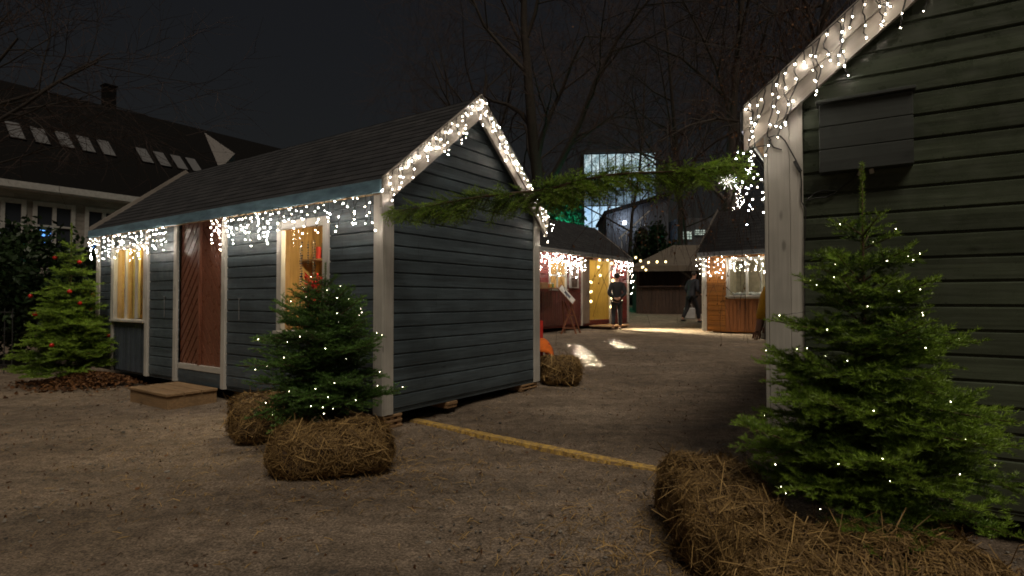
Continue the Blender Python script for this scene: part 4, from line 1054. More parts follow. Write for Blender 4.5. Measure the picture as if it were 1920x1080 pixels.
cable_thing('black cable looping from the electrical box to the white corner board', [rc([(1606, 322), (1600, 335), (1580, 350), (1565, 362), (1548, 370), (1530, 371), (1513, 376)]), rc([(1566, 358), (1545, 357), (1530, 361), (1518, 370), (1510, 378)])], 0.004)
cable_thing('black cable with plug running down the white corner board of the green hut', [rc([(1441, 258), (1452, 254), (1463, 255), (1472, 264), (1482, 282), (1492, 300), (1500, 318), (1503, 340), (1503, 378), (1511, 392), (1508, 480), (1510, 700)], 0.03), rc([(1441, 262), (1450, 276), (1466, 281)], 0.03)], 0.004)
pl = MB(); a, b = gw(1490, 302, 0.03), gw(1501, 322, 0.03); pl.tube([Vector((0, 0, 0)), b-a], 0.011, 8); o = pl.build('inline_plug', M['black'], None, a); tag(o, 'black plug coupling on the white corner board', 'plug')

# --- fir garland boughs between the corner of the two huts
def bough(label, a, b, seed, n, lens, sag=0.03, tone=0.4):
    rnd = random.Random(seed); a = Vector(a); b = Vector(b); segs = []; twigs = []; d = b-a; t = d.normalized(); side = t.cross(Vector((0, 0, 1))).normalized()
    def ax(f): return a + d*f + Vector((0, 0, -sag*math.sin(math.pi*f) + 0.02*math.sin(7*f+seed))) - a
    pts = [ax(i/20) for i in range(21)]
    for i in range(20): segs.append((*pts[i], *pts[i+1], 1.0, tone+0.2*i/20))
    for i in range(n):
        f = rnd.uniform(0.0, 0.99); q = ax(f); L = lens(f)*rnd.uniform(0.55, 1.1)
        an = rnd.gauss(-90, 50) if rnd.random() < 0.72 else rnd.uniform(20, 160)
        if an > 0: L *= 0.5
        v = (side*math.cos(R(an)) + Vector((0, 0, 1))*math.sin(R(an)))*rnd.uniform(0.5, 1.0) + t*rnd.uniform(0.35, 0.9)
        frond(segs, twigs, q, v, L, rnd, 0.045, side if abs(v.normalized().z) > 0.7 else None, 1 if L < 0.13 else 0, -0.9, 0.09, tone + 0.35*(f-0.5) + rnd.uniform(-0.15, 0.15), 0.15, 0.9)
    root = empty('fir_bough', a); tag(root, label, 'fir bough', 'fir garland over the passage')
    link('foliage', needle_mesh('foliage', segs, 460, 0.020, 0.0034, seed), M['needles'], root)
    m = MB(); m.tube(pts, [0.014*(1-0.7*i/20) for i in range(21)], 6)
    for p_, r_ in twigs: m.tube(p_, [min(r_, 0.004)*(1-0.6*i/(len(p_)-1)) for i in range(len(p_))], 3, False)
    m.build('branch', M['firbark'], root); return root
A0 = Vector((-1.16, 5.23, 2.15)); MIDP = Vector((0.42, 4.30, 2.20)); E0 = Vector((1.50, 3.64, 2.20))
bough('fir bough overhead, tip at the white post of the blue-grey hut', MIDP+Vector((0.12, -0.07, 0.0)), A0, 61, 210, lambda f: 0.12+0.12*math.sin(math.pi*min(1, f*1.02))+0.08*(1-f))
bough('bright green fir bough overhead, tip at the green hut corner', MIDP+Vector((-0.2, 0.12, -0.03)), E0, 62, 240, lambda f: 0.29-0.11*f, -0.02, 0.75)
cable_thing('thin black wire carrying the fir garland to the green hut', [[MIDP+Vector((-.3, .2, 0.05)), (MIDP+E0)/2+Vector((0, 0, 0.05)), E0+Vector((0, 0, 0.08)), gw(1441, 272, 0.03)]], 0.003, 'garland_wire')

# --- firs
def lim_green(p, d, L):
    # keep needles off the green gable wall
    n_ = Vector((RX.x, RX.y, 0)); c = Vector((1.655, 3.6, 0)); dist = (Vector((p.x, p.y, 0))-c).dot(n_); v = -d.dot(n_)
    if v > 0.05: L = min(L, max(0.05, (dist-0.05)/v))
    return L
profR = lambda dz: min(0.56, 0.16+0.52*(dz-0.36)) if dz < 1.0 else min(0.71, 0.50+0.45*(dz-1.0))
t1, s1 = fir('fir_tree', 'fresh fir with tall bare leader in front of the dark green hut wall', 'christmas firs in the market', (1.72, 2.74, 0), 1.97, profR, 71, z0=0.38, whorl=0.165, nb=8, dens=600, nl=0.024, nw=0.0031, limit=lim_green, lead=0.38, tone=0.42, side_step=0.046)
profM = lambda dz: min(0.64, 0.16+0.95*(dz-0.22))
def lim_blue(p, d, L):
    n_ = Vector((-0.568, -0.823, 0)); c = Vector((-1.26, 5.46, 0)); dist = (Vector((p.x, p.y, 0))-c).dot(n_); v = -d.dot(n_)
    if v > 0.05: L = min(L, max(0.05, (dist-0.05)/v))
    return L
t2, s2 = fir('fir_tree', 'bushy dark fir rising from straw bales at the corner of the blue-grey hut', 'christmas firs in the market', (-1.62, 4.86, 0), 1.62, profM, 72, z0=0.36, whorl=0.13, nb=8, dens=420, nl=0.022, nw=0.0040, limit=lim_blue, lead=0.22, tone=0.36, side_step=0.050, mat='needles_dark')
profL = lambda dz: min(0.84, 0.02+0.37*dz)
p = at(130, 690, 8.75)
t3, s3 = fir('fir_tree', 'fir hung with red baubles at the far left end of the blue-grey hut', 'christmas firs in the market', (p.x, 8.75, 0), 2.5, profL, 73, z0=0.25, whorl=0.20, nb=7, dens=300, nl=0.034, nw=0.0062, lead=0.42, side_step=0.055, tone=0.6)
tree_lights('fairy_lights', 'fairy lights wound through the fir in front of the green hut', 'tree lights', t1, s1, 28, 1, 0.0016)
tree_lights('fairy_lights', 'fairy lights wound through the bushy fir on straw bales', 'tree lights', t2, s2, 30, 2, 0.0022)
M['bauble'] = plain('red_bauble_glass', (0.55, 0.03, 0.02), 0.12, 0.3, 0.05)
ci = 0
where = ('near the top left', 'near the top right', 'at mid height, outer left', 'by the trunk at mid height', 'right side above the middle', 'just right of the trunk', 'right side below another bauble', 'lower left edge', 'lowest on the right edge', 'lowest near the middle')
for (px, py), wh in zip(((83, 472), (151, 485), (59, 546), (130, 535), (174, 549), (154, 565), (173, 576), (66, 581), (203, 627), (98, 644)), where):
    # hang on the foliage tip closest to this line of sight, on the near side
    d = ray(px, py).normalized(); best = None
    for s_ in s3[::3]:
        q = Vector(s_[3:6]) + t3.location; v = q-Vector((0, 0, CAM_H)); al = v.dot(d); off = (v-d*al).length
        sc_ = off + 0.12*al
        if best is None or sc_ < best[0]: best = (sc_, q)
    q = best[1]; e = empty('bauble', q + Vector((0, -0.015, -0.035))); tag(e, 'red bauble on the left fir, ' + wh, 'bauble', 'red baubles on the left fir')
    m = MB(); m.ball((0, 0, 0), 0.032, 3); m.build('ball', M['bauble'], e, smooth_=True); m = MB(); m.tube([(0, 0, 0.03), (0, 0, 0.042)], 0.008, 8); m.build('cap', M['steel'], e)

# --- straw bales
bale('straw bale in front of the bushy fir by the blue-grey hut', 'straw bales', (-1.36, 4.26), 0.84, 0.50, 0.35, R(8), 6500, 81, 0.0032, 0.16)
bale('straw bale behind the bushy fir, nearer the wooden step', 'straw bales', (-2.28, 5.30), 0.66, 0.5, 0.40, R(35), 3500, 82, 0.004, 0.14)
bale('straw bale against the far gable corner of the blue-grey hut', 'straw bales', (0.69, 8.12), 0.55, 0.52, 0.37, R(5), 3200, 83, 0.005, 0.13)
bale('straw bale ending the yellow ground strip, lit on top', 'straw bales', (1.10, 3.02), 0.48, 0.86, 0.36, R(-4), 9500, 84, 0.0028, 0.13)
bale('long straw bale at the bottom edge in front of the right fir', 'straw bales', (1.38, 2.27), 1.02, 0.48, 0.33, R(-6), 12000, 85, 0.0028, 0.13)

# --- loose stuff on the ground
def scatter_straw(name, kind_label, pts, seed, l0, l1, wd, mat, lift=0.05, k=1.0):
    P = np.array(pts); P = np.c_[P, gz(P[:, 0], P[:, 1])+0.006]; n = len(P); N = np.tile([0, 0, 1.0], (n, 1)); T = np.tile([1.0, 0, 0], (n, 1))
    me = straw_mesh(name, P, T, N, seed, l0, l1, wd, lift, k); o = link(name, me, M[mat]); tag(o, kind_label, kind_label.split()[-1], kind='stuff')
rs = np.random.RandomState(9); pts = []
for (cx_, cy_, sx_, sy_, n) in ((-1.4, 4.2, 0.75, 0.4, 900), (-2.3, 5.2, 0.6, 0.4, 350), (1.0, 2.75, 0.45, 0.6, 2400), (0.7, 2.4, 0.4, 0.5, 900), (-1.0, 4.7, 0.5, 0.4, 250), (0.75, 8.0, 0.4, 0.4, 200), (-1.9, 4.9, 1.0, 0.7, 160), (0, 3.5, 2.4, 1.3, 1100), (-2, 6, 3.5, 2.0, 600), (-2, 5.6, 0.9, 0.5, 300)):
    pts += np.stack([rs.normal(cx_, sx_, n), rs.normal(cy_, sy_, n)], -1).tolist()
scatter_straw('scattered_straw', 'loose straw scattered over the ground around the bales', pts, 10, 0.02, 0.12, 0.0042, 'straw', 0.10, 1.5)
pts = np.stack([rs.uniform(-6, 4, 2600), rs.uniform(1.9, 12, 2600)], -1).tolist(); scatter_straw('ground_debris', 'dark bark and leaf bits trodden into the gravel', pts, 12, 0.008, 0.04, 0.010, 'deadleaf', 0.05, 0.6)
def pebbles(n, seed):
    rs = np.random.RandomState(seed); bm = bmesh.new(); bmesh.ops.create_icosphere(bm, subdivisions=1, radius=1); V = np.array([v.co[:] for v in bm.verts]); Fc = np.array([[v.index for v in f.verts] for f in bm.faces]); bm.free()
    tri = V[Fc].reshape(-1, 3)
    X = rs.uniform(-6, 4.5, n); Y = 1.9 + 11*rs.rand(n)**1.4; S = rs.uniform(0.003, 0.010, n)*np.where(rs.rand(n) > 0.98, 2.2, 1)
    P = np.stack([X, Y, gz(X, Y)+S*0.25], -1); sc_ = np.stack([S*rs.uniform(0.8, 1.5, n), S*rs.uniform(0.8, 1.5, n), S*0.6], -1)
    co = P[:, None]+tri[None]*sc_[:, None]; o = link('pebbles', np_mesh('pebbles', co.reshape(-1, 3), 3, np.repeat(rs.rand(n), len(tri))), M['pebble']); tag(o, 'small pebbles pressed into the ground', 'pebbles', kind='stuff')
pebbles(9000, 3)
rs = np.random.RandomState(31); n = 420; X = rs.uniform(-6.5, 4, n); Y = 2.0+9*rs.rand(n)**1.3; th = rs.uniform(0, 6.283, n); D = np.stack([np.cos(th), np.sin(th), rs.normal(0, 0.15, n)], -1); W = np.stack([-np.sin(th), np.cos(th), rs.normal(0, 0.3, n)], -1)*0.014; P = np.stack([X, Y, gz(X, Y)+0.010], -1); L = rs.uniform(0.02, 0.055, n)[:, None]
co = np.empty((n, 4, 3)); co[:, 0] = P-D*L/2; co[:, 1] = P+W; co[:, 2] = P+D*L/2; co[:, 3] = P-W
tag(link('fallen_leaves', np_mesh('fallen_leaves', co.reshape(-1, 3), 4, np.repeat(rs.rand(n), 4)), M['deadleaf']), 'single fallen brown leaves on the gravel', 'leaves', kind='stuff')
# leaf litter below the left fir
n = 5200; th = rs.uniform(0, 6.283, n); rr = np.abs(rs.normal(0, 0.45, n))*(1+0.25*np.sin(3*th)+0.15*np.sin(7*th+1)); X = p.x+0.45+np.cos(th)*rr*1.1; Y = 8.55+np.sin(th)*rr*0.75; Z = 0.20*np.exp(-(rr/0.6)**2)+0.008+gz(X, Y)
D = rs.normal(size=(n, 3))*np.array([1, 1, 0.45]); D /= np.linalg.norm(D, axis=1)[:, None]; W = np.cross(D, np.array([0, 0, 1.0])+rs.normal(0, 0.4, (n, 3))); W /= np.linalg.norm(W, axis=1)[:, None]; W *= 0.022; P = np.stack([X, Y, Z*(0.8+0.2*rs.rand(n))], -1); L = 0.05
co = np.empty((n, 4, 3)); co[:, 0] = P-D*L/2; co[:, 1] = P+W; co[:, 2] = P+D*L/2; co[:, 3] = P-W
tag(link('leaf_litter', np_mesh('leaf_litter', co.reshape(-1, 3), 4, np.repeat(rs.rand(n), 4)), M['deadleaf']), 'heap of brown leaves below the left fir', 'leaf litter', kind='stuff')

# --- light strings on the huts
def eave(root, u0, u1, ez, ov=0.10): 
    return to_world(root, (u0, -ov-0.028, ez)), to_world(root, (u1, -ov-0.028, ez))
pt = math.atan2(RZB-EZB, LD/2); bz = EZB-0.10*math.tan(pt)-0.072
ub = lh(331, 430)[0]; outL = (-0.568, -0.823, 0); GRP = 'icicle lights on huts'; CR = 0.0034
a, b = eave(blue, 0.0, ub, bz); icicle('icicle_lights', 'white icicle lights along the eave above the curtained window', GRP, a, b, outL, 101, 0.095, 0.08, 0.42, 0.085, 0.0046, cable_r=CR)
a, b = eave(blue, lh(417, 410)[0], lh(532, 400)[0], bz); icicle('icicle_lights', 'dense white icicle lights between brown doors and lit shop window', GRP, a, b, outL, 102, 0.060, 0.10, 0.42, 0.085, 0.0045, cable_r=CR)
a, b = eave(blue, lh(534, 400)[0], LL-0.02, bz); icicle('icicle_lights', 'white icicle lights above the lit shop window of the blue-grey hut', GRP, a, b, outL, 103, 0.085, 0.08, 0.42, 0.11, 0.0045, cable_r=CR)
zr = RZB+0.07; xe = LL+0.09+0.03; outG = (LX.x, LX.y, 0)
icicle('icicle_lights', 'white icicle lights down the left gable slope of the blue-grey hut', GRP, to_world(blue, (xe, -0.12, EZB-0.10*math.tan(pt)+0.055)), to_world(blue, (xe, LD/2, zr)), outG, 104, 0.085, 0.06, 0.34, 0.105, 0.0045, cable_r=CR)
icicle('icicle_lights', 'white icicle lights down the right gable slope of the blue-grey hut', GRP, to_world(blue, (xe, LD/2, zr)), to_world(blue, (xe, LD+0.12, EZB-0.10*math.tan(pt)+0.055)), outG, 105, 0.085, 0.06, 0.32, 0.10, 0.0045, cable_r=CR)
icicle('icicle_lights', 'bunch of icicle lights hanging off the far eave corner beside the garland', GRP, to_world(blue, (xe, LD+0.06, EZB)), to_world(blue, (LL-0.6, LD+0.15, EZB-0.1)), (0.568, 0.823, 0), 106, 0.06, 0.15, 0.55, 0.10, 0.0045, cable_r=CR)
ptg = math.atan2(RZG-EZG, RD/2); outR = (RX.x, RX.y, 0)
icicle('icicle_lights', 'white icicle lights with black cable along the sloping board of the green hut', GRP, to_world(green, (RL+0.09+0.03, -0.13, EZG-0.13*math.tan(ptg)+0.065)), to_world(green, (RL+0.12, RD/2, RZG+0.07)), outR, 107, 0.055, 0.07, 0.46, 0.105, 0.0034, wig=0.022, cable_r=0.0042)
icicle('icicle_lights', 'cool white icicle lights hanging beside the green hut post', GRP, to_world(green, (RL+0.07, -0.16, EZG-0.2)), to_world(green, (RL-0.5, -0.16, EZG-0.2)), (-0.845, 0.535, 0), 108, 0.09, 0.2, 0.50, 0.14, 0.0034, mat='bulb_cool')
icicle('icicle_lights', 'cool icicle lights further along the hidden side eave of the green hut', GRP, to_world(green, (RL-0.5, -0.16, EZG-0.2)), to_world(green, (RL-3.0, -0.16, EZG-0.2)), (-0.845, 0.535, 0), 118, 0.22, 0.15, 0.42, 0.14, 0.0045)
outD = (0.798, -0.603, 0); dz_ = 2.80-0.12*math.tan(math.atan2(1.13, 1.425))-0.07
a, b = eave(redh, dh(1004, 500)[0], dh(1089, 500)[0], dz_, 0.12); icicle('icicle_lights', 'icicle lights over the red hut window', GRP, a, b, outD, 109, 0.075, 0.10, 0.66, 0.15, 0.0075)
a, b = eave(redh, dh(1145, 500)[0], DL, dz_, 0.12); icicle('icicle_lights', 'icicle lights on the red hut right of its doorway', GRP, a, b, outD, 110, 0.075, 0.10, 0.5, 0.15, 0.0075)
icicle('icicle_lights', 'loose icicle lights hanging down the far corner of the red hut', GRP, to_world(redh, (DL+0.13, -0.1, 2.6)), to_world(redh, (DL+0.2, 0.5, 2.7)), outD, 111, 0.12, 0.3, 1.7, 0.18, 0.0066)
outY = (-0.659, -0.753, 0); dy_ = 2.69-0.12*math.tan(math.atan2(1.25, 1.425))-0.07
a, b = eave(ochre, 0.0, 2.2, dy_, 0.12); icicle('icicle_lights', 'icicle lights along the eave of the ochre hut', GRP, a, b, outY, 112, 0.085, 0.10, 0.6, 0.15, 0.0066)
icicle('icicle_lights', 'string of white bulbs up the left roof edge of the ochre hut', GRP, to_world(ochre, (-0.13, -0.1, 2.55)), to_world(ochre, (-0.13, 1.3, 3.85)), (-YX.x, -YX.y, 0), 113, 0.22, 0.02, 0.3, 0.2, 0.0066, keep=0.7)
# garland of round bulbs round the red hut doorway
gl = []
for (px, py) in ((1120, 488), (1135, 488), (1118, 501), (1121.5, 516.5), (1108, 529), (1108, 547), (1108, 565), (1143, 494), (1146, 510), (1145, 526), (1143, 559), (1142, 575)):
    u, z = dh(px, py, 0.05 if px < 1116 else 0.02); gl.append(to_world(redh, (u, 0.05 if px < 1116 else -0.06, z)))
strand('globe_lights', 'round golden bulbs strung around the red hut doorway', 'string lights', None, [gl[:3], gl[2:7], gl[7:]], gl, 0.035, 'globe', 0.005)
gl = [at(x, y, 21.5) for x, y in ((1192, 483), (1201, 489), (1216, 492), (1232, 491), (1248, 491), (1205, 501), (1211, 506))]
strand('globe_lights', 'round bulbs strung in front of the stall canopy', 'string lights', None, [gl[:5], [gl[1], gl[5], gl[6]]], gl, 0.035, 'globe', 0.005)
# tree wound with lights, and a star
tb = at(1375, 560, 24); zz = []
rnd = random.Random(6); pts_ = []
for i in range(110):
    f = i/110; q = at(1378 + 8*math.sin(f*3) + rnd.uniform(-9, 9), 318+88*f, 23.55+0.25*math.sin(f*70)); pts_.append(q)
strand('fairy_lights', 'white lights wound round the tree trunk behind the ochre hut', 'string lights', None, [pts_[::3]], pts_, 0.008, 'bulb', 0.006)
q = at(1365, 337, 12.0); SR = empty('light_star', q); tag(SR, 'white star lamp hanging below the tip of the fir garland', 'star lamp'); m = MB()
for k in range(16):
    a = 6.283*k/16; r_ = 0.22 if k % 2 else 0.15; m.tube([(0, 0, 0), (math.cos(a)*r_, 0.02*math.sin(3*a), math.sin(a)*r_)], [0.010, 0.003], 4)
m.build('rays', emit('star_glow', (1, 0.93, 0.8), 5), SR); m = MB(); m.tube([(0, 0, 0.2), (0.1, 0, 3.2)], 0.004, 4); m.build('cord', M['cable'], SR)

# --- shop window contents
def wl_(u, y, z): return to_world(blue, (u, y, z))
c1 = (w1a+w1b)/2
M['redpetal'] = vcol('red_petals', (0.35, 0.01, 0.01), (0.75, 0.05, 0.03), 0.6, 0.25)
n = 900; rs = np.random.RandomState(8); th = rs.uniform(0, 6.283, n); ph = rs.uniform(0.1, 1.0, n); rr = 0.28*rs.uniform(0.6, 1, n)
P = np.stack([np.cos(th)*rr, np.sin(th)*rr*0.6, 0.28+ph*0.33-rr*0.4], -1); D = P-np.array([0, 0, 0.2]); D /= np.linalg.norm(D, axis=1)[:, None]; D += rs.normal(0, 0.4, (n, 3)); W = np.cross(D, rs.normal(size=(n, 3))); W /= np.linalg.norm(W, axis=1)[:, None]; W *= 0.022; L = 0.08
co = np.empty((n, 4, 3)); co[:, 0] = P; co[:, 1] = P+D*L/2+W; co[:, 2] = P+D*L; co[:, 3] = P+D*L/2-W
PO = empty('poinsettia', wl_(c1-0.02, 0.36, 0.99), LA); tag(PO, 'red poinsettia inside the lit shop window of the blue-grey hut', 'poinsettia'); link('petals', np_mesh('petals', co.reshape(-1, 3), 4, np.repeat(rs.rand(n), 4)), M['redpetal'], PO)
m = MB(); m.tube([(0, 0, -0.12), (0, 0, 0.26)], [0.07, 0.10], 16); m.build('pot', M['white'], PO)
pt_ = empty('display_table', wl_(c1+0.1, 0.45, 0.62), LA); tag(pt_, 'pine display shelf inside the lit shop window', 'shelf'); m = MB(); m.bbox(-0.6, 0.7, -0.3, 0.4, 0.22, 0.25); m.build('top', M['raw'], pt_)
m = MB()
for x in (-0.55, 0.62):
    for y in (-0.25, 0.33): m.bbox(x, x+0.05, y, y+0.05, 0, 0.219)
m.build('legs', M['rawz'], pt_)
rnd = random.Random(3)
M['silver'] = plain('silver_beads', (0.55, 0.5, 0.45), 0.25, 0.8)
for i in range(9):
    u = w1a+0.04+i*(w1b-w1a-0.08)/8; ln = 0.25+0.35*rnd.random()+(0.45 if i == 0 else 0); e = empty('bead_chain', wl_(u, 0.14+0.1*rnd.random(), 1.98), LA); tag(e, 'dark bead chain hanging in the lit shop window', 'bead chain', 'bead chains in the shop window')
    m = MB(); m.tube([(0, 0, 0), (0, 0, -ln)], 0.002, 4)
    for k in range(int(ln/0.03)): m.ball((rnd.uniform(-0.004, 0.004), 0, -k*0.03-0.02), rnd.uniform(0.007, 0.014), 1)
    m.build('beads', M['silver'] if i % 3 == 0 else M['black'], e)
e = empty('bead_tree', wl_(c1-0.38, 0.68, 0.87), LA); tag(e, 'pale glittering bead tree behind the poinsettia in the lit shop window', 'ornament tree'); m = MB()
for k in range(420):
    z = rnd.random()**0.8; a = rnd.random()*6.28; r_ = 0.13*(1-z)+0.01; m.ball((math.cos(a)*r_, math.sin(a)*r_, 0.15+z*0.62), 0.010, 1)
m.build('beads', M['silver'], e); m = MB(); m.tube([(0, 0, 0), (0, 0, 0.76)], 0.008, 6).tube([(0, 0, 0), (0, 0, 0.02)], 0.08, 16); m.build('stand', M['white'], e)
e = empty('picture_frame', wl_(w1a-0.28, 1.07, 1.30), LA); tag(e, 'small framed picture on the back wall of the lit shop', 'picture'); m = MB(); m.bbox(-0.17, 0.17, -0.02, 0.0, 0, 0.42, 0.004); m.build('frame', M['white'], e); m = MB(); m.bbox(-0.13, 0.13, -0.026, -0.021, 0.04, 0.38, 0.001); m.build('print', plain('grey_print', (0.12, 0.12, 0.13), 0.6, 0, 0.6, 20), e)
e = empty('wall_shelf', wl_(w1a-0.35, 0.97, 1.82), LA); tag(e, 'pine wall shelf with goods high inside the lit shop', 'shelf'); m = MB(); m.bbox(-0.6, 0.6, -0.1, 0.1, 0, 0.03); m.build('board', M['raw'], e)
for k, (c_, nm, h_) in enumerate((((0.5, 0.03, 0.02), 'red', 0.16), ((0.05, 0.07, 0.10), 'dark blue', 0.20), ((0.6, 0.57, 0.5), 'cream', 0.13), ((0.10, 0.05, 0.03), 'brown', 0.18), ((0.08, 0.16, 0.06), 'green', 0.15))):
    e = empty('candle', wl_(w1a-0.62+k*0.12, 0.93, 1.851), LA); tag(e, nm + ' candle on the wall shelf high inside the lit shop window', 'candle', 'candles on the shop shelf')
    m = MB(); m.tube([(0, 0, 0), (0, 0, h_)], [0.035, 0.032], 12); m.build('wax_body', plain('candle_'+nm.replace(' ', '_'), c_, 0.5), e); m = MB(); m.tube([(0, 0, h_), (0, 0, h_+0.02)], 0.003, 5); m.build('wick', M['black'], e)
# curtains: three hanging panels
M['curtain'] = wood('yellow_curtain_cloth', (0.62, 0.45, 0.16), 0.2, 0.8, 'z', 0, 0.1, knots=False)
for k, (f0, f1, wh) in enumerate(((0.02, 0.28, 'left'), (0.38, 0.63, 'middle'), (0.74, 0.98, 'right'))):
    m = MB(); u0 = w2a+(w2b-w2a)*f0; u1 = w2a+(w2b-w2a)*f1; N_ = 24; W = u1-u0
    vs = []; 
    for i in range(N_+1): x = W*i/N_; y = 0.012*math.sin(i*1.3); vs += [(x, y, 0), (x, y, W2[3]-W2[2]), (x, y+0.004, W2[3]-W2[2]), (x, y+0.004, 0)]
    fs = []
    for i in range(N_):
        for q in range(4): fs.append((i*4+q, i*4+(q+1) % 4, i*4+4+(q+1) % 4, i*4+4+q))
    m.add(vs, fs); o = m.build('curtain', M['curtain'], None, wl_(u0, 0.24, W2[2]+0.01), (0, 0, LA)); tag(o, wh + ' yellow curtain panel in the window beside the left fir', 'curtain', 'yellow curtains')
# --- ochre hut window: snow-like wool on the sill
m = MB(); rnd = random.Random(8)
for i in range(60): m.ball((i*0.03, rnd.uniform(-0.05, 0.05), rnd.uniform(0, 0.05)), rnd.uniform(0.03, 0.07), 1)
o = m.build('cotton_snow', M['white'], None, to_world(ochre, (y1a+0.05, 0.16, 1.43)), (0, 0, YA), True); tag(o, 'white cotton snow along the ochre hut window bottom', 'cotton snow')
# --- goods on the red hut counter
cu, _ = dh(1016, 530, -0.19); CT = empty('crate', to_world(redh, (cu, -0.19, 1.641)), DA); tag(CT, 'small open wooden crate on the red hut counter', 'crate'); m = MB()
m.bbox(-0.16, 0.16, -0.11, 0.11, 0, 0.02); m.bbox(-0.16, 0.16, -0.11, -0.095, 0.021, 0.13).bbox(-0.16, 0.16, 0.095, 0.11, 0.021, 0.13).bbox(-0.16, -0.145, -0.094, 0.094, 0.021, 0.13).bbox(0.145, 0.16, -0.094, 0.094, 0.021, 0.13); m.build('slats', M['raw'], CT)
for k, (du, wh, c_) in enumerate(((0.30, 'nearest the crate', (0.5, 0.08, 0.03)), (0.42, 'middle one of three', (0.55, 0.35, 0.08)), (0.54, 'farthest from the crate', (0.2, 0.3, 0.1)))):
    e = empty('jar', to_world(redh, (cu+du, -0.19, 1.641)), DA); tag(e, 'preserve jar on the red hut counter, ' + wh, 'jar', 'jars on the red hut counter')
    m = MB(); m.tube([(0, 0, 0), (0, 0, 0.09), (0, 0, 0.105)], [0.04, 0.04, 0.03], 12); m.build('glass_body', plain('preserve_%d' % k, c_, 0.2), e); m = MB(); m.tube([(0, 0, 0.106), (0, 0, 0.125)], 0.033, 12); m.build('lid', M['white'], e)
# --- easel with tilted board, by the red hut
ep = at(1069, 625, 15.2); EA = empty('menu_stand', (ep.x, ep.y, gzf(ep.x, ep.y)), R(0)); tag(EA, 'folding wooden stand with a tilted notice board before the red hut', 'notice stand')
for (a, b) in (((-0.26, -0.18, 0), (0.10, 0.0, 0.86)), ((0.14, -0.22, 0), (-0.14, 0.0, 0.86)), ((0.30, 0.22, 0), (0.0, 0.05, 0.86)), ((-0.12, 0.26, 0), (-0.2, 0.05, 0.9))):
    m = MB(); m.bar(a, b, 0.035, 0.035); m.build('leg', M['easel'], EA)
m = MB(); m.bar((-0.12, -0.1, 0.5), (0.1, -0.1, 0.5), 0.03, 0.03).bar((-0.2, -0.16, 0.16), (0.16, -0.18, 0.16), 0.03, 0.03); m.build('cross_bar', M['easel'], EA)
m = MB(); m.bbox(-0.30, 0.30, -0.24, 0.24, 0, 0.025, 0.004); o = m.build('board', M['easel'], EA, (-0.1, 0.0, 1.05)); o.rotation_euler = (R(22), R(48), R(0))
m = MB(); m.bbox(-0.27, 0.27, -0.21, 0.21, 0.026, 0.03, 0.001); pp = m.build('notice', M['white'], o); m = MB(); m.bbox(-0.10, 0.12, -0.10, 0.10, 0.031, 0.033, 0.0005); m.build('printed_block', plain('blue_print', (0.06, 0.07, 0.12), 0.6), pp)
# red hut step, notice / cut-out on wall
s_ = empty('door_step', to_world(redh, ((r2a+r2b)/2-0.1, -0.45, gzf(3, 17.5))), DA); tag(s_, 'pale wooden step at the glowing doorway of the red hut', 'step'); m = MB(); m.bbox(-0.75, 0.65, -0.35, 0.35, 0.08, 0.12, 0.006); m.build('tread', M['raw'], s_); m = MB(); m.bbox(-0.7, 0.6, -0.3, 0.3, 0, 0.079); m.build('base', M['darkwood'], s_)
u, _ = dh(1073, 520); sh = empty('wall_sign', to_world(redh, (u, -0.05, 1.65)), DA); tag(sh, 'pale notice panel with a dark figure shape on the red hut wall', 'sign')
m = MB(); m.bbox(-0.28, 0.28, -0.02, 0.0, 0, 0.78, 0.003); m.build('panel', M['winframe'], sh); m = MB()
pr = [(-0.14, 0.0), (0.14, 0.0), (0.19, 0.3), (0.12, 0.52), (0.16, 0.66), (0.08, 0.70), (0.0, 0.64), (-0.08, 0.70), (-0.16, 0.66), (-0.12, 0.52), (-0.19, 0.3)]
m.prism([(x, z+0.03) for x, z in pr], -0.028, -0.021); m.build('dark_shape', M['darkwood'], sh)
# --- red chair with orange blanket behind the far corner
CH = empty('garden_chair', (0.33, 9.2, gzf(0.33, 9.2)), R(10)); tag(CH, 'red wooden chair half hidden behind the blue-grey hut corner', 'chair'); M['redp'] = plain('red_chair_paint', (0.5, 0.03, 0.02), 0.5)
for (x, y) in ((-0.2, -0.2), (0.2, -0.2), (-0.2, 0.2), (0.2, 0.2)): m = MB(); m.bbox(x-0.025, x+0.025, y-0.025, y+0.025, 0, 0.42 if y < 0 else 0.8); m.build('leg', M['redp'], CH)
m = MB(); m.bbox(-0.24, 0.24, -0.24, 0.17, 0.421, 0.45, 0.005); m.build('seat', M['redp'], CH); m = MB()
for z in (0.55, 0.68): m.bbox(-0.174, 0.174, 0.18, 0.2, z, z+0.08, 0.003)
m.build('backrest', M['redp'], CH)
bl = MB(); N_ = 18; vs = []; fs = []
for i in range(N_+1):
    for j in range(N_+1):
        x = -0.3+0.6*i/N_; y = -0.32+0.5*j/N_; e_ = max(0, abs(x)-0.22)*3+max(0, -y-0.22)*3; vs.append((x, y, 0.49-e_*0.55+0.03*math.sin(9*x+3*y)*math.cos(8*y)))
for i in range(N_):
    for j in range(N_): fs.append((i*(N_+1)+j, (i+1)*(N_+1)+j, (i+1)*(N_+1)+j+1, i*(N_+1)+j+1))
bl.add(vs, fs); o = bl.build('blanket', plain('orange_fleece', (0.75, 0.16, 0.02), 0.95, 0, 0.15, 14, 0.5), None, CH.location, (0, 0, R(10)), True); tag(o, 'orange fleece blanket over the red chair', 'blanket')
md = o.modifiers.new('thick', 'SOLIDIFY'); md.thickness = 0.012
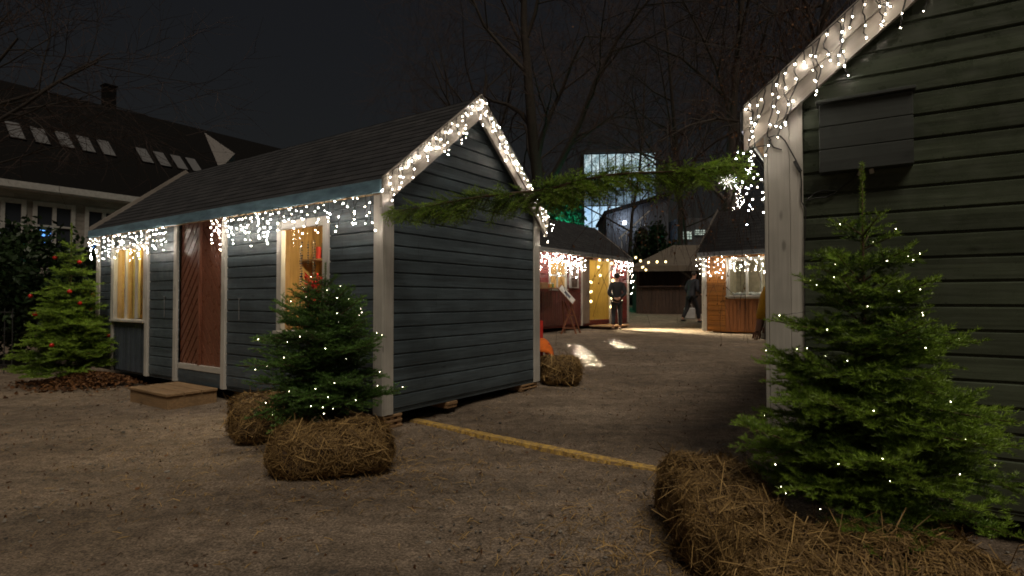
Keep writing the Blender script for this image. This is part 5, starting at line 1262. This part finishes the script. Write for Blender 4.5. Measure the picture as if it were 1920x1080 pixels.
# --- pale bag behind the second person
bg_ = at(1293, 592, 21.5); BG = empty('bag', (bg_.x, bg_.y, gzf(bg_.x, bg_.y)+0.0)); tag(BG, 'pale bag standing on the ground behind the walking person by the ochre hut', 'bag'); m = MB()
m.bbox(-0.2, 0.2, -0.1, 0.1, 0, 0.42, 0.03); m.build('bag_body', M['winframe'], BG); m = MB(); m.tube([(-0.1, 0, 0.42), (-0.08, 0, 0.55), (0.08, 0, 0.55), (0.1, 0, 0.42)], 0.012, 6); m.build('handle', M['winframe'], BG)

# ---------------------------------------------------------------- people
def skin_obj(name, verts, edges, rad, mat, parent, sub=2, root=0):
    me = bpy.data.meshes.new(name); me.from_pydata([tuple(v) for v in verts], edges, []); o = link(name, me, None, parent)
    o.data.materials.append(mat); md = o.modifiers.new('skin', 'SKIN'); md.use_smooth_shade = True
    if not me.skin_vertices: 
        bm = bmesh.new(); bm.from_mesh(me); bm.verts.layers.skin.verify(); bm.to_mesh(me); bm.free()
    for i, sv in enumerate(me.skin_vertices[0].data):
        r_ = rad[i]; sv.radius = (r_, r_) if not isinstance(r_, tuple) else r_; sv.use_root = (i == root)
    s = o.modifiers.new('sub', 'SUBSURF'); s.levels = sub; s.render_levels = sub; return o
def person(label, loc, rz, h, arms, legs, coat, hat=None, lean=0.0, hood=False, coat_len=0.0, group='people in the market'):
    root = empty('person', loc, rz); tag(root, label, 'person', group); k = h/1.78; root.scale = (k, k, k)
    V = Vector; top = lambda z: V((0, lean*(z-0.95), z))
    v = []; e = []; r = []
    def add(p, rad, par=None):
        v.append(V(p)); r.append(rad); i = len(v)-1
        if par is not None: e.append((par, i))
        return i
    pel = add(top(0.96), (0.155, 0.115)); wa = add(top(1.12), (0.13, 0.10), pel); chs = add(top(1.32), (0.16, 0.115), wa); up = add(top(1.45), (0.12, 0.09), chs)
    nk = add(top(1.53), 0.055, up); jw = add(top(1.60)+V((0, 0.018, 0)), (0.064, 0.074), nk); hd = add(top(1.68)+V((0, 0.008, 0)), (0.078, 0.094), jw); cr = add(top(1.745), (0.055, 0.066), hd)
    for s in (-1, 1):
        a = arms[0 if s < 0 else 1]; sh = add(top(1.43)+V((s*0.17, 0, 0)), 0.062, up); el = add(V(a[0]), 0.043, sh); wr = add(V(a[1]), 0.029, el)
        dirn = (V(a[2])-V(a[1])).normalized(); sd_ = V(a[3]).normalized(); pm = add(V(a[1])+dirn*0.05, (0.030, 0.018), wr)
        for f, ln in ((-1.5, 0.055), (-0.5, 0.068), (0.5, 0.064), (1.5, 0.052)):
            b = V(a[1])+dirn*0.09+sd_*f*0.017; kn = add(b, 0.0095, pm); t_ = add(b+dirn*ln*0.5+dirn.cross(sd_)*0.008, 0.008, kn); add(b+dirn*ln*0.85+dirn.cross(sd_)*0.028, 0.0065, t_)
        tb_ = add(V(a[1])+dirn*0.04+sd_*-0.038, 0.010, pm); add(V(a[1])+dirn*0.085+sd_*-0.045, 0.0085, tb_)
        l = legs[0 if s < 0 else 1]; hp = add(V((s*0.09, 0, 0.88)), 0.085, pel); kn = add(V(l[0]), 0.055, hp); an = add(V(l[1]), 0.036, kn); add(V(l[1])+V((0, 0.13, -0.045)), (0.035, 0.024), an)
    body = skin_obj('body', v, e, r, M['skin'], root)
    # ears and nose as part-level small shapes
    fc = MB(); fc.ball(top(1.675)+V((0, 0.102, -0.01)), 0.016, 2, (0.8, 1.0, 1.4)); fc.ball(top(1.67)+V((-0.080, 0, 0)), 0.024, 2, (0.4, 0.8, 1.2)); fc.ball(top(1.67)+V((0.080, 0, 0)), 0.024, 2, (0.4, 0.8, 1.2)); fc.build('face', M['skin'], root, smooth_=True)
    ey = MB(); 
    for s in (-1, 1): ey.ball(top(1.69)+V((s*0.032, 0.088, 0)), 0.010, 2)
    ey.build('eyes', M['black'], root, smooth_=True)
    # jacket
    v = []; e = []; r = []
    b0 = add(top(0.86-coat_len)+V((0, 0, 0)), (0.185+coat_len*0.12, 0.145+coat_len*0.08)); b0b = add(top(0.99), (0.178, 0.14), b0); b1 = add(top(1.14), (0.162, 0.13), b0b); b2 = add(top(1.32), (0.182, 0.138), b1); b3 = add(top(1.45), (0.135, 0.11), b2); add(top(1.535), 0.072, b3)
    for s in (-1, 1):
        a = arms[0 if s < 0 else 1]; sh = add(top(1.425)+V((s*0.18, 0, 0)), 0.082, b3); m0 = add(V(top(1.425)+V((s*0.18, 0, 0))).lerp(V(a[0]), 0.55), 0.072, sh); el = add(V(a[0]), 0.066, m0); add(V(a[0]).lerp(V(a[1]), 0.93), 0.050, el)
    skin_obj('jacket', v, e, r, coat, root)
    v = []; e = []; r = []
    q = add(V((0, 0, 0.96)), (0.165, 0.125))
    for s in (-1, 1):
        l = legs[0 if s < 0 else 1]; hp = add(V((s*0.095, 0, 0.86)), 0.104, q); kn = add(V(l[0]), 0.078, hp); add(V(l[0]).lerp(V(l[1]), 0.92), 0.064, kn)
    skin_obj('trousers', v, e, r, M['trousers'], root)
    for s in (0, 1):
        an = V(legs[s][1]); m = MB(); m.ball(an+V((0, 0.05, -0.045)), 0.05, 3, (0.95, 2.6, 0.72)); m.build('shoe', M['shoe'] if hat == 'cap' else M['black'], root, smooth_=True)
    if hood: m = MB(); m.ball(top(1.66)+V((0, -0.015, 0)), 0.125, 3, (0.9, 1.0, 1.15)); m.build('hood', coat, root, smooth_=True)
    elif hat: m = MB(); m.ball(top(1.70)+V((0, -0.012, 0.012)), 0.098, 3, (0.93, 1.08, 0.95)); m.build('knit_hat', M['jacket'], root, smooth_=True)
    else: m = MB(); m.ball(top(1.695)+V((0, -0.018, 0.004)), 0.096, 3, (0.90, 1.02, 0.92)); m.build('hair', M['hair'], root, smooth_=True)
    return root
x_ = at(1157, 618, 17.2).x
person('person in a black jacket seen from behind, hands clasped behind the back', gbase(x_, 17.2), R(-8), 1.72,
    (((-0.26, -0.13, 1.15), (-0.07, -0.20, 0.985), (0.02, -0.21, 0.965), (0, 0, 1)), ((0.26, -0.13, 1.15), (0.07, -0.22, 1.0), (-0.02, -0.23, 0.985), (0, 0, 1))),
    (((-0.11, 0.05, 0.49), (-0.13, -0.14, 0.11)), ((0.10, 0.05, 0.49), (0.10, 0.02, 0.09))), M['jacket'], hat='cap')
x_ = at(1296, 600, 20.0).x
person('person in a dark slate jacket leaning forward, walking past the ochre hut corner', gbase(x_, 20.0), R(-62), 1.84,
    (((-0.27, 0.02, 1.15), (-0.22, 0.20, 0.98), (-0.22, 0.27, 0.93), (0, 1, 0)), ((0.27, 0.02, 1.15), (0.22, 0.22, 1.0), (0.2, 0.3, 0.97), (0, 1, 0))),
    (((-0.10, -0.08, 0.50), (-0.10, -0.32, 0.14)), ((0.10, 0.20, 0.50), (0.10, 0.26, 0.09))), M['jacket2'], lean=0.22, coat_len=0.05)
person('person in a yellow raincoat mostly hidden behind the green hut post', (2.70, 5.50, gzf(2.70, 5.50)), math.atan2(0.535, -0.845)-math.pi/2, 1.95,
    (((-0.40, 0.10, 1.22), (-0.44, 0.16, 0.98), (-0.45, 0.18, 0.90), (0, 1, 0)), ((0.27, 0, 1.16), (0.27, 0.06, 0.92), (0.27, 0.08, 0.84), (0, 1, 0))),
    (((-0.10, 0.02, 0.50), (-0.11, 0, 0.09)), ((0.10, 0.02, 0.50), (0.11, 0, 0.09))), M['yellowcoat'], hood=True, coat_len=0.12)

# ---------------------------------------------------------------- light thrown out of the huts' windows and door
def beam(src, dst, w_, h_, e, col, spread):
    l = bpy.data.lights.new('window_light', 'AREA'); l.shape = 'RECTANGLE'; l.size = w_; l.size_y = h_; l.energy = e; l.color = col; l.spread = R(spread)
    o = bpy.data.objects.new('window_light', l); COL.objects.link(o); o.location = src; d = Vector(dst)-Vector(src); o.rotation_euler = d.to_track_quat('-Z', 'Z').to_euler(); return o
beam((1.25, 15.85, 2.0), (1.38, 10.9, 0.2), 0.32, 0.78, 5, (1, 0.85, 0.6), 1.6)
beam((1.85, 16.6, 2.1), (2.35, 12.6, 0.28), 0.46, 0.60, 4.5, (1, 0.85, 0.6), 1.6)
dw = to_world(redh, ((r2a+r2b)/2, 0.05, 2.1)); beam(dw, (dw.x+1.9, dw.y-1.7, 0.35), 0.5, 0.6, 120, (1, 0.85, 0.55), 60)
